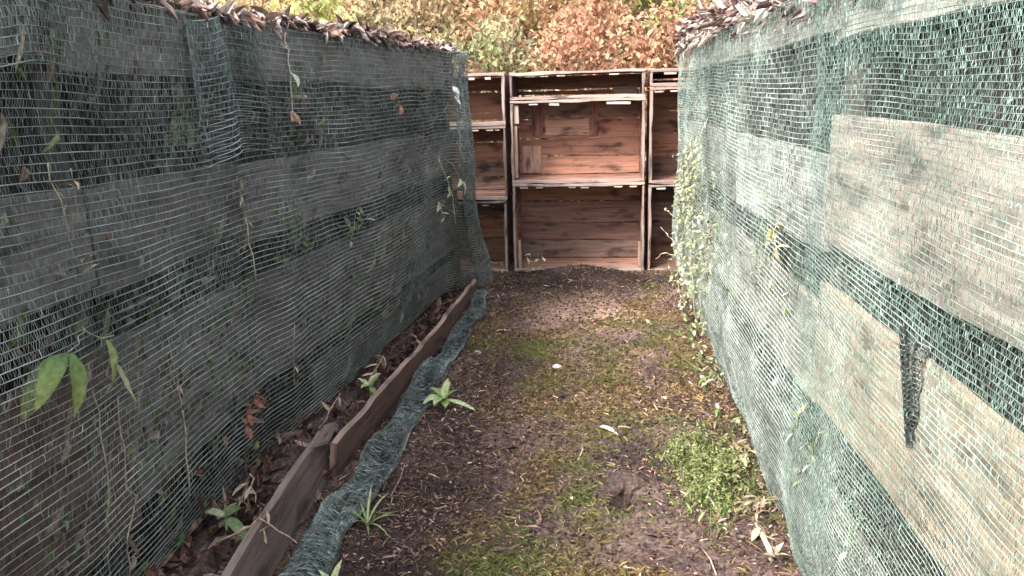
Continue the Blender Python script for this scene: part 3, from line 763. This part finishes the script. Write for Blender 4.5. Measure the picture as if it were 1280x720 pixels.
for st_ in ([(x0 - .1, 1.95, .62), (x0 - .02, 1.93, .8), (x0, 1.93, .97), (x0, 1.87, 1.02), (x0, 1.775, .985)], [(x0 - .1, 1.88, .15), (x0 - .02, 1.87, .5), (x0 - .01, 1.86, .85)], [(x0 - .06, 1.95, .2), (x0 - .02, 1.96, .5), (x0, 1.95, .8)]):
    st_ = [np.array(st_[int(k)]) * (1 - k % 1) + np.array(st_[min(int(k) + 1, len(st_) - 1)]) * (k % 1) + rng.normal(size=3) * np.array([.004, .014, .006]) * (0 if k in (0, len(st_) - 1) else 1) for k in np.linspace(0, len(st_) - 1, 4 * len(st_))]
    adopt(MB().tube(st_, .0034, .0016, (.33, .29, .22)).build('stem', M_DRY, smooth=True), root)
LW = 'dry weeds caught behind the shaded netting'
weed('dry_weed', 'brittle brown stem hanging behind the shaded netting above the two large leaves', 'weed', [[wl(1.9, 1.45, .05), wl(1.93, 1.25, .06), wl(1.95, 1.02, .05)], [wl(1.98, 1.42, .05), wl(1.99, 1.18, .06)]], BROWN, (.03, .07), .3, 7, (.36, .3, .22), group=LW, mat=M_DRY)
weed('ivy', 'green leafy shoot behind the shaded netting under its upper left edge', 'weed', [[wl(1.70, 1.35, .0), wl(1.72, 1.55, .01), wl(1.78, 1.75, .01)], [wl(1.62, 1.3, .0), wl(1.6, 1.6, .01), wl(1.66, 1.72, .01)]], GREEN, (.04, .075), .5, 34, (.2, .25, .1))
weed('ivy', 'green leaves growing from the dark slot between top planks, shaded bin', 'weed', [[wl(2.55, 1.35, .0), wl(2.6, 1.5, .02), wl(2.68, 1.66, .02)], [wl(2.7, 1.36, .0), wl(2.72, 1.5, .02), wl(2.64, 1.6, .02)]], GREEN + BROWN[:1], (.03, .06), .5, 30, (.32, .32, .2))
weed('dry_weed', 'pale shrivelled stem hanging over the middle plank of the shaded bin', 'weed', [[wl(2.95, 1.30, .05), wl(2.98, 1.1, .06), wl(3.0, .86, .06)]], BROWN, (.04, .08), .25, 9, (.42, .36, .28), r=.004, group=LW, mat=M_DRY)
weed('ivy', 'dark green trailing leaves over the middle plank, behind the shaded netting', 'weed', [[wl(3.3, 1.2, .02), wl(3.35, 1.05, .03), wl(3.28, .86, .03)], [wl(3.42, 1.16, .02), wl(3.45, .95, .03)]], GREEN, (.03, .06), .5, 26, (.2, .24, .1))
weed('dry_weed', 'tan withered strand below the top plank at the middle of the shaded netting', 'weed', [[wl(3.45, 1.86, .06), wl(3.47, 1.7, .06), wl(3.45, 1.5, .06)]], BROWN + PALE[:1], (.05, .09), .4, 7, (.45, .4, .33), r=.004, group=LW, mat=M_DRY)
weed('dry_weed', 'rust coloured curled leaves low behind the shaded netting near the board ends', 'weed', [[wl(2.75, .30, .06), wl(2.8, .42, .08), wl(2.9, .44, .07)]], RUST, (.04, .06), .5, 14, (.25, .14, .1), group=LW, mat=M_DRY)
weed('dry_weed', 'reddish dry cluster halfway along the foot of the shaded netting', 'weed', [[wl(4.6, .62, .05), wl(4.65, .72, .07), wl(4.75, .78, .06)]], RUST + BROWN[:1], (.04, .07), .4, 14, (.3, .2, .14), group=LW, mat=M_DRY)
weed('dry_weed', 'single rusty leaf stuck behind the netting under the far top plank', 'weed', [[wl(4.75, 1.56, .05), wl(4.8, 1.55, .07), wl(4.9, 1.52, .06)]], [(.4, .2, .13)], (.05, .08), .55, 4, (.3, .2, .14), group=LW, mat=M_DRY)
weed('dry_weed', 'whitish withered stem trailing from the far end of the shaded netting', 'weed', [[wl(5.55, 1.15, .09), wl(5.7, 1.0, .10), wl(5.85, .82, .10), wl(5.9, .62, .10)], [wl(5.5, .85, .09), wl(5.6, .7, .1)]], PALE + BROWN, (.04, .08), .35, 9, (.55, .5, .4), r=.004, group=LW, mat=M_DRY)
root = empty('bindweed', wl(6.0, .9, .12), 'pale drooping flower sticking out of the shaded netting near its far corner', 'weed')
mb = MB(); q = np.array(wl(6.02, .93, .12))
mb.leaf(q, (.3, .1, -.4), (1, 0, .5), .13, .06, .9, .5, (.62, .62, .45), n=6); mb.leaf(q + (0, -.03, .02), (.2, -.5, -.2), (1, 0, .5), .10, .045, .8, .3, (.5, .55, .35), n=6)
adopt(mb.build('flower', M_LEAF, smooth=True), root)
adopt(MB().tube([wl(5.8, 1.12, .06), wl(5.9, 1.06, .10), tuple(q)], .003, .002, (.5, .5, .35)).build('stem', M_LEAF, smooth=True), root)
weed('dry_weed', 'pale dry leaf flap hanging below the far top plank, shaded netting', 'weed', [[wl(5.95, 1.68, .10), wl(5.97, 1.6, .11), wl(5.98, 1.5, .10)]], [(.5, .47, .42)], (.07, .1), .45, 3, (.4, .4, .35), group=LW, mat=M_DRY)
weed('dry_weed', 'grey green straggling weed across the second plank gap, shaded bin', 'weed', [[wl(3.9, .95, .04), wl(4.1, .9, .06), wl(4.3, .97, .06)], [wl(4.0, .8, .04), wl(4.1, 1.0, .06), wl(4.4, 1.1, .05)]], PALE + GREEN, (.03, .07), .4, 12, (.4, .4, .3), group=LW)
weed('dry_weed', 'thin bare bleached stems low in front of the shaded lower plank', 'weed', [[wl(2.3, .3, .07), wl(2.32, .6, .08), wl(2.3, .88, .07)], [wl(3.2, .35, .07), wl(3.25, .62, .08)]], BROWN, (.03, .05), .25, 4, (.4, .35, .28), r=.003, group=LW, mat=M_DRY)

# bits of dead weed, straw and leaf caught between the planks and the left netting
n = 2300
py = 1.3 + 5.0 * rng.random(n) ** 1.1; pz = rng.uniform(.15, 1.85, n)
dens = fbm(py * 2.2, pz * 1.5, 31.0, 3) + .5 * fbm(py * 9, pz * 1.2, 33.0, 2)
sel = dens + rng.normal(size=n) * .25 > .25
py, pz = py[sel], pz[sel]; n = len(py)
P = np.stack([wallL(py) + rng.uniform(.008, .05, n), py, pz], -1)
D = np.stack([rng.normal(size=n) * .25, rng.normal(size=n) * .6, -1 + rng.normal(size=n) * .6], -1)
thin = rng.random(n) < .55
V, F, Cc = leaf_cloud(P, D, np.tile([[1., 0, 0]], (n, 1)) + rand_dir(n) * .5, np.where(thin, rng.uniform(.05, .15, n), rng.uniform(.02, .06, n)), np.where(thin, rng.uniform(.003, .007, n), rng.uniform(.010, .03, n)),
                      np.where((rng.random(n) < .35)[:, None], pick([(.14, .20, .07), (.20, .25, .11), (.10, .15, .05)], n, .25), pick([(.24, .18, .13), (.30, .25, .19), (.15, .10, .075), (.36, .32, .26), (.20, .11, .08)], n, .25)), .4, .35)
tag(link('caught_debris', np_mesh('caught_debris', V, F, Cc, False), M_DRY), kind='stuff')
# leaf mass growing against the far right netting
n = 3000
py = np.clip(5.6 + rng.normal(size=n) * .62, 4.0, 6.8); pz = np.clip(.72 + rng.normal(size=n) * .36, .05, 1.5)
dens = fbm(py * 3, pz * 3, 41.0, 3)
sel = dens + rng.normal(size=n) * .2 > .0
py, pz = py[sel], pz[sel]; n = len(py)
P = np.stack([XR - .055 - rng.random(n) ** 2 * .10 + .03, py, pz], -1)
V, F, Cc = leaf_cloud(P, rand_dir(n) + np.array([[-.3, -.3, -.3]]), rand_dir(n) + np.array([[-.6, 0, .5]]), rng.uniform(.016, .045, n), rng.uniform(.009, .022, n), pick([(.36, .38, .26), (.46, .46, .36), (.24, .29, .15), (.34, .30, .21), (.17, .21, .10)], n, .25), .35, .3)
tag(link('climbing_leaves', np_mesh('climbing_leaves', V, F, Cc, False), M_LEAF), kind='stuff')

# right side climbers
def wr(y, z, o=.08): return (XR - o, y, z)
stems = []
for k in range(10):
    y = rng.uniform(4.9, 6.6); z = rng.uniform(.5, 1.3)
    stems.append([wr(y, z + .18, .07), wr(y + .05, z, .10 + rng.random() * .05), wr(y + rng.uniform(-.2, .2), z - .25, .09 + rng.random() * .08)])
weed('chickweed', 'dense cream coloured small leaved weed covering the far end of the pale netting', 'weed', stems, PALE + [(.34, .42, .2)], (.018, .042), .5, 18, (.5, .5, .36), r=.0025, face=(-.6, -.4, 0))
stems = []
for k in range(12):
    y = rng.uniform(4.6, 6.3); z = rng.uniform(.25, .75)
    stems.append([wr(y, z, .08), wr(y + .04, z - .1, .12 + rng.random() * .08), wr(y + rng.uniform(-.15, .15), max(.05, z - .35), .1 + rng.random() * .08)])
weed('chickweed', 'straggly pale weed trailing from the foot of the far pale netting', 'weed', stems, PALE + [(.30, .38, .18)], (.02, .045), .55, 15, (.5, .48, .36), r=.0025, face=(-.6, -.4, 0))
weed('dry_weed', 'bleached stem with curled tips reaching out before the right crates', 'weed', [[wr(6.7, .30, .08), wr(6.75, .34, .14), wr(6.72, .44, .22)], [wr(6.7, .2, .08), wr(6.7, .22, .2), wr(6.72, .16, .26)], [wr(6.72, .5, .08), wr(6.75, .56, .15), wr(6.74, .58, .19)]], PALE, (.03, .05), .5, 4, (.62, .52, .42), r=.004, mat=M_DRY)
stems = []
for k in range(9):
    y = rng.uniform(2.75, 3.9); z = rng.uniform(.45, 1.1)
    stems.append([wr(y, z + .15, .02), wr(y + .02, z, .04), wr(y + rng.uniform(-.1, .1), z - .22, .03)])
weed('chickweed', 'green weed growing through the pale netting beside the overlap of the two nets', 'weed', stems, GREEN + PALE, (.02, .042), .5, 12, (.4, .42, .26), r=.0022)
stems = []
for k in range(5):
    y = rng.uniform(1.75, 2.5); z = rng.uniform(.45, .72)
    stems.append([wr(y, z, .06), wr(y + .04, z - .06, .075), wr(y + .1, z - .16, .065)])
weed('chickweed', 'thin pale sprig lying in the low dark slot of the near pale netting', 'weed', stems, PALE + GREEN, (.02, .04), .35, 9, (.5, .5, .4), r=.0018)
weed('dry_weed', 'yellowed curled leaf on the pale board beside the net overlap', 'weed', [[wr(2.95, 1.12, .07), wr(2.92, 1.08, .09), wr(2.9, 1.02, .08)]], [(.55, .48, .22), (.4, .36, .22)], (.05, .07), .5, 6, (.45, .4, .25), mat=M_DRY)

# ground plants
def rosette(name, label, cat, c, leaves, cols, stemh=.03):
    z = float(gheight(np.array(c[0]), np.array(c[1])))
    root = empty(name, (c[0], c[1], z), label, cat)
    mb = MB()
    for az, el, l_, wd_, bend, ci in leaves:
        a = radians(az); e = radians(el)
        d = (cos(a) * cos(e), sin(a) * cos(e), sin(e))
        mb.leaf((c[0], c[1], z + stemh), d, (0, 0, 1), l_, wd_, bend, .3, cols[ci], n=7, wavy=.03)
    adopt(mb.build('leaves', M_LEAF, smooth=True), root)
    adopt(MB().tube([(c[0], c[1], z - .01), (c[0], c[1] + .003, z + stemh)], .006, .005, (.35, .4, .2)).build('stem', M_LEAF, smooth=True), root)
LG = [(.34, .44, .20), (.22, .33, .11), (.45, .52, .28)]
rosette('broadleaf_weed', 'pale green broad leaved weed on the soil beside the rolled netting', 'weed', (-.80, 3.74),
        [(-28, 6, .20, .040, .35, 2), (-150, 38, .12, .075, 1.2, 2), (160, 62, .10, .05, .9, 1), (85, 70, .12, .045, .7, 0), (-75, 20, .07, .05, 1.1, 1), (20, 55, .085, .035, .6, 1), (-110, 50, .11, .06, 1.4, 0), (115, 30, .06, .03, .5, 1), (50, 75, .10, .03, .4, 2)], LG, .05)
rosette('grass_tuft', 'thin grassy tuft beside the rolled netting, nearer than the broad leaved weed', 'weed', (-.90, 2.68),
        [(a, e, l, .011, b, i % 3) for i, (a, e, l, b) in enumerate([(10, 50, .14, 1.1), (60, 65, .15, .9), (120, 55, .12, 1.0), (-40, 45, .15, 1.2), (-100, 60, .13, .8), (170, 60, .13, .8), (-10, 70, .16, 1.0), (90, 75, .17, .7), (-70, 35, .12, .8), (35, 30, .13, .6)])], [(.24, .30, .14), (.34, .36, .2), (.18, .24, .09)], .01)
rosette('young_shoot', 'small bright green shoot at the near edge of the path by the rolled netting', 'weed', (-.90, 2.27), [(60, 75, .10, .03, .5, 2), (-60, 70, .08, .03, .5, 0), (170, 70, .08, .028, .5, 2)], LG, .01)
rosette('broadleaf_weed', 'dull green leaves lying between the netting hem and the near edging board', 'weed', (-1.33, 2.42), [(-35, 8, .17, .045, .9, 1), (70, 35, .10, .06, 1.3, 1), (-80, 50, .08, .03, .7, 0), (165, 30, .12, .04, 1.0, 2), (100, 5, .15, .03, .4, 2)], [(.25, .3, .15), (.17, .22, .10), (.36, .38, .24)], .08)
rosette('broadleaf_weed', 'light leaves sprouting behind the middle of the long edging board', 'weed', (-1.22, 3.85), [(-55, 15, .12, .032, .9, 1), (75, 55, .14, .04, 1.2, 2), (-120, 60, .07, .045, 1.4, 0), (150, 40, .10, .03, .6, 2), (25, 70, .09, .03, .6, 0)], LG, .10)
weed('dry_stalk', 'broken tan stalks leaning between the netting hem and near board', 'weed', [[(-1.33, 2.5, .12), (-1.28, 2.56, .26), (-1.25, 2.5, .17)], [(-1.30, 2.3, .12), (-1.17, 2.35, .2), (-1.02, 2.3, .14)], [(-1.3, 3.3, .1), (-1.22, 3.4, .24)], [(-1.25, 3.9, .1), (-1.18, 4.0, .22)]], BROWN, (.05, .09), .25, 5, (.42, .32, .24), r=.004, mat=M_DRY)

# clump of chickweed by the right net
c0 = (.45, 3.18); root = empty('chickweed_clump', (c0[0], c0[1], 0), 'bushy bright green clump of chickweed on the path beside the right netting', 'weed')
n = 5200
a = rng.uniform(0, 2*pi, n); rr = np.abs(rng.normal(size=n)) * .55 * (1 + .3 * np.sin(3 * a + 1) + .2 * np.sin(7 * a))
px = c0[0] + .17 * rr * np.cos(a); py = c0[1] + .34 * rr * np.sin(a)
hgt = .135 * np.clip(1 - rr ** 2 * .6, .12, 1) * np.clip(.7 + .9 * fbm(px * 16, py * 16, 3.0, 2), .1, 1.5)
P = np.stack([px, py, gheight(px, py) + np.clip(hgt, .004, 1) * rng.random(n) ** .6], -1)
D = rand_dir(n) * np.array([[1, 1, .7]]) + np.array([[0, 0, .5]])
V, F, Cc = leaf_cloud(P, D, np.tile([[0, 0, 1.]], (n, 1)) + rand_dir(n) * .5, rng.uniform(.008, .024, n), rng.uniform(.004, .010, n), pick([(.17, .22, .07), (.24, .30, .12), (.38, .42, .22), (.10, .14, .045), (.30, .26, .13)], n, .25), .25, .3)
ng = 700                                                                                # grass blades standing in the clump
gx = c0[0] + rng.normal(size=ng) * .09; gy = c0[1] + rng.normal(size=ng) * .17
V2, F2, C2 = leaf_cloud(np.stack([gx, gy, gheight(gx, gy)], -1), np.stack([rng.normal(size=ng) * .4, rng.normal(size=ng) * .4, np.ones(ng)], -1), rand_dir(ng) * np.array([[1, 1, .2]]), rng.uniform(.02, .06, ng), rng.uniform(.0018, .0035, ng), pick([(.16, .22, .07), (.25, .30, .12), (.36, .33, .19)], ng, .3), .2, .5)
F = np.concatenate([F, F2 + len(V)]); V = np.concatenate([V, V2]); Cc = np.concatenate([Cc, C2])
o = link('foliage', np_mesh('foliage', V, F, Cc, False), M_LEAF); adopt(o, root)
ms = MB()
for k in range(26):
    i = rng.integers(n); ms.tube([(c0[0] + rng.normal() * .05, c0[1] + rng.normal() * .09, 0), tuple(P[i] * .6 + np.array([c0[0], c0[1], .05]) * .4), tuple(P[i])], .0015, .001, (.25, .28, .12), 4)
adopt(ms.build('stem', M_LEAF, smooth=True), root)

# weeds along the foot of the right net
for (cy, nn, lab) in ((4.5, 16, 'low yellowish weeds along the foot of the far right netting'), (2.45, 12, 'dry straw coloured weeds at the foot of the near right netting')):
    stems = []
    for k in range(nn):
        y = cy + rng.normal() * .35; x = .58 + rng.normal() * .035; z = float(gheight(np.array(x), np.array(y)))
        stems.append([(x, y, z), (x + rng.normal() * .02, y + rng.normal() * .02, z + .05), (x + rng.normal() * .05 - .02, y + rng.normal() * .06, z + rng.uniform(.06, .14))])
    weed('low_weed', lab, 'weed', stems, (GREEN + PALE) if cy > 3 else (BROWN + [(.4, .38, .22)]), (.03, .06), .4, 8, (.4, .36, .22))
# sprigs on the soil before the crates
stems = [[(x, 6.9, .04), (x + .01, 6.88, .10), (x + rng.normal() * .03, 6.86, .16 + rng.random() * .04)] for x in (-.62, -.58, -.53, -.66)]
weed('seedling', 'pale seedlings on the dark soil against the centre bottom crate', 'weed', stems, [(.55, .45, .3), (.4, .42, .2)], (.03, .05), .5, 5, (.4, .36, .2))
stems = [[(x, 6.85, .03), (x, 6.83, .09), (x + rng.normal() * .04, 6.8, .13)] for x in (-.95, -.88, -.99)]
weed('seedling', 'dry sprigs on the dark soil against the left bottom crate', 'weed', stems, BROWN, (.03, .05), .4, 5, (.4, .32, .22), mat=M_DRY)

# single leaves, twigs and stones on the path
def gz(x, y): return float(gheight(np.array(x), np.array(y)))
def lone_leaf(label, x, y, d, L_, W_, col, bend=.5, name='dead_leaf', cat='leaf'):
    mb = MB().leaf((x, y, gz(x, y) + .016), (*d, .12), (0, 0, 1), L_, W_, bend, .35, col, n=7, wavy=.05)
    tag(mb.build(name, M_DRY, smooth=True), label, cat)
lone_leaf('pale bleached leaf lying on the moss at the middle of the path', -.02, 3.60, (.8, -.5), .11, .035, (.62, .52, .40))
lone_leaf('small green yellow leaf tip beside the pale bleached leaf on the path', .07, 3.60, (1, .2), .07, .02, (.35, .36, .15))
lone_leaf('narrow curled tan leaf at the far right of the path near the weeds', .30, 5.45, (.15, -1), .26, .03, (.50, .34, .22), .7)
lone_leaf('slender pale leaf on the dark soil near the rolled netting end', -.64, 5.15, (-1, .1), .12, .03, (.42, .33, .25))
lone_leaf('long dry leaf lying at the foot of the near right netting', .56, 2.75, (.1, -1), .34, .02, (.60, .50, .38), .4)
def stone(label, x, y, s, col):
    V = []; u = 8; v = 6
    for j in range(v + 1):
        for i in range(u):
            th = pi * j / v; ph = 2 * pi * i / u
            p = np.array([sin(th) * cos(ph), sin(th) * sin(ph) * .75, cos(th) * .55])
            p *= s * (1 + .2 * float(noise(p[0] * 2 + x * 9, p[1] * 2, p[2] * 2 + y)))
            V.append(p + (x, y, gz(x, y) + s * .3))
    F = [(j*u + i, j*u + (i+1) % u, (j+1)*u + (i+1) % u, (j+1)*u + i) for j in range(v) for i in range(u)]
    tag(link('stone', np_mesh('stone', np.array(V), np.array(F), np.tile([col], (len(V), 1))), M_SOIL), label, 'stone')
stone('white pebble on the middle of the path towards the crates', -.27, 4.46, .028, (.75, .68, .62))
stone('greyish pebble on the path beside the rolled netting', -.79, 4.77, .026, (.6, .5, .45))
stone('small tan pebble low in the path, left of the moss', -.62, 2.95, .018, (.4, .32, .26))
def twig(label, pts, r, col=(.34, .25, .18)):
    pts = [(x, y, gz(x, y) + h) for x, y, h in pts]
    tag(MB().tube(pts, r, r * .6, col, 5).build('twig', M_DRY, smooth=True), label, 'twig')
twig('thin tan twig lying near the rolled netting, beyond the grassy tuft', [(-.88, 3.2, .012), (-.86, 3.05, .02), (-.87, 2.9, .01)], .004)
twig('short forked pale twig on the path before the bleached leaf', [(-.1, 3.42, .01), (-.09, 3.32, .02), (-.11, 3.25, .01)], .005, (.5, .38, .3))
twig('dark twig lying across the middle of the path', [(-.3, 3.5, .012), (-.2, 3.47, .018), (-.12, 3.42, .01)], .004, (.2, .13, .1))
twig('straight light twig on the near right soil of the path', [(.35, 2.62, .01), (.37, 2.52, .02), (.38, 2.44, .012)], .004, (.5, .4, .32))

# large dry stalk on the right heap
root = empty('dry_stalk', (.78, 6.3, 1.88), 'big pale curved dry stalk arching up from the heap at the far right corner', 'stalk')
pts = [(.74, 6.6, 1.80), (.73, 6.5, 1.92), (.76, 6.35, 2.02), (.80, 6.15, 2.13), (.84, 5.9, 2.22), (.88, 5.6, 2.26)]
adopt(MB().tube(pts, .016, .008, (.58, .47, .38), 7).build('stem', M_DRY, smooth=True), root)
mb = MB()
mb.leaf(pts[1], (.1, -.4, .8), (-1, 0, .2), .42, .07, .5, .5, (.60, .50, .40), n=9, wavy=.05); mb.leaf(pts[2], (.5, -.5, .4), (-.4, 0, 1), .40, .06, 1.4, .4, (.55, .42, .36), n=9, wavy=.06)
mb.leaf(pts[3], (.6, -.2, .6), (-.4, 0, 1), .38, .06, 1.7, .4, (.6, .5, .42), n=9, wavy=.06); mb.leaf(pts[0], (-.15, -.6, .5), (-.3, 0, 1), .3, .05, 1.5, .4, (.66, .58, .5), n=8, wavy=.06)
adopt(mb.build('leaves', M_DRY, smooth=True), root)

# ------------------------------------------------------------------ shrubs on the bank behind
def shrub(name, label, x, y, h, rx, ry, nleaf, cols, ln, cat='shrub', group=None, ratio=.6, layers=1.0):
    z = float(hill_z(np.array(x), np.array(y))) - .05
    root = empty(name, (x, y, z), label, cat, group)
    # branches
    ms = MB(); tips = []
    for k in range(11):
        a = rng.uniform(0, 2*pi); q = rng.uniform(.3, .85); top = np.array([x + cos(a) * rx * q, y + sin(a) * ry * q, z + (h - z) * rng.uniform(.45, .95)])
        b = np.array([x + cos(a) * .08, y + sin(a) * .08, z]); m_ = b * .5 + top * .5 + rng.normal(size=3) * .08 - np.array([cos(a), sin(a), 0]) * .06
        ms.tube([b, m_, top], .022, .006, (.16, .11, .08), 5); tips += [m_ * .5 + top * .5, top]
    adopt(ms.build('branches', M_BARK, smooth=True), root)
    # leaf clumps fill the crown
    nc = 120
    cc = rng.normal(size=(nc, 3)); cc = unit(cc) * (rng.random((nc, 1)) ** .38); hc = (h - z) / 2
    cc[:, 0] = x + cc[:, 0] * rx; cc[:, 1] = y + cc[:, 1] * ry; cc[:, 2] = z + hc * 1.05 + cc[:, 2] * hc * .95
    ci = rng.integers(0, nc, nleaf)
    P = cc[ci] + rng.normal(size=(nleaf, 3)) * np.array([[.095, .095, .085]])
    ccol = pick(cols, nc, .28)
    c = np.clip(ccol[ci] * .6 + pick(cols, nleaf, .2) * .4, .01, .9)
    Ln = rng.uniform(*ln, nleaf)
    D = rand_dir(nleaf) + np.array([[0, -.25, -.15]])
    V, F, Cc = leaf_cloud(P, D, rand_dir(nleaf) * .7 + np.array([[0, -.4, .9]]), Ln, Ln * ratio * rng.uniform(.8, 1.2, nleaf), c, .22, .25)
    adopt(link('foliage', np_mesh('foliage', V, F, Cc, False), M_HEDGE), root)
    return root
COP = [(.47, .25, .16), (.40, .20, .13), (.54, .34, .22), (.28, .15, .10), (.50, .33, .21)]
YEL = [(.32, .31, .17), (.26, .29, .14), (.38, .34, .21), (.21, .23, .11)] + 0 * [(0.488, 0.423, 0.15), (0.566, 0.488, 0.215), (0.384, 0.371, 0.124), (0.618, 0.488, 0.267)]
LGR = [(.42, .45, .15), (.36, .39, .14), (.50, .48, .22), (.46, .40, .17)]
TAN = [(.44, .35, .21), (.36, .29, .16), (.48, .40, .26), (.28, .28, .14), (.34, .22, .14)]
shrub('beech_shrub', 'copper leaved shrub behind the centre crates', -.15, 8.75, 2.55, .75, .5, 5200, COP, (.05, .085))
shrub('beech_shrub', 'copper leaved shrub behind the right crates, next to the dry stalk', .95, 8.7, 2.6, .8, .5, 5200, COP, (.05, .085))
shrub('yellowing_shrub', 'yellow green shrub behind the left crates', -1.25, 8.7, 2.5, .72, .5, 5200, YEL + COP[:1], (.05, .085))
shrub('yellowing_shrub', 'tan and yellow shrub above the far corner of the shaded bin', -2.25, 8.9, 2.6, .75, .55, 5200, TAN, (.05, .085))
shrub('light_green_shrub', 'light green broad leaved shrub above the middle of the shaded bin', -3.15, 8.6, 2.75, .6, .5, 3000, LGR, (.07, .12))
shrub('yellowing_shrub', 'straw coloured shrub at the left end of the visible bank', -4.2, 9.0, 2.8, .8, .6, 5200, TAN + COP[2:3], (.05, .085))
shrub('light_green_shrub', 'small yellow green bush at the far left, mostly behind the shaded bin', -5.6, 9.2, 2.7, .9, .6, 3600, YEL, (.05, .09))
shrub('beech_shrub', 'rusty shrub beyond the sunlit bin at the far right', 2.4, 8.8, 2.7, .9, .55, 4200, COP + TAN[:1], (.05, .085))
shrub('sapling', 'leafy green sapling rising just behind the shaded bin corner', -2.05, 7.9, 2.05, .35, .25, 700, LGR, (.06, .10))
# second row, taller, up the bank
shrub('beech_shrub', 'tall rosy brown bush up the bank behind the centre shrubs', -.6, 10.2, 3.3, 1.1, .6, 5200, [(.44, .27, .17), (.5, .32, .22), (.4, .3, .14)], (.06, .10))
shrub('yellowing_shrub', 'tall olive bush up the bank behind the right shrubs', 1.0, 10.4, 3.4, 1.1, .6, 4800, YEL + LGR, (.06, .10))
shrub('yellowing_shrub', 'tall honey coloured bush up the bank behind the left shrubs', -2.4, 10.4, 3.4, 1.1, .6, 5000, TAN + [(.5, .32, .2)], (.06, .10))
shrub('yellowing_shrub', 'tall pinkish tan bush up the bank above the shaded bin', -4.2, 10.6, 3.5, 1.2, .6, 5000, [(.5, .34, .22), (.44, .32, .16), (.5, .4, .22)], (.06, .10))
# tall dry grass on the bank
n = 26000
px = rng.uniform(-9, 7, n); py = 9.2 + 6.5 * rng.random(n)
P = np.stack([px, py, hill_z(px, py) - .02], -1)
D = np.stack([rng.normal(size=n) * .22, rng.normal(size=n) * .22, np.ones(n)], -1)
V, F, Cc = leaf_cloud(P, D, rand_dir(n) * np.array([[1, 1, .2]]), rng.uniform(.4, .95, n), rng.uniform(.010, .022, n), pick([(.45, .36, .17), (.36, .30, .12), (.5, .33, .2), (.26, .26, .1)], n, .2), .2, .2)
tag(link('tall_grass', np_mesh('tall_grass', V, F, Cc, False), M_GRASS), kind='stuff')
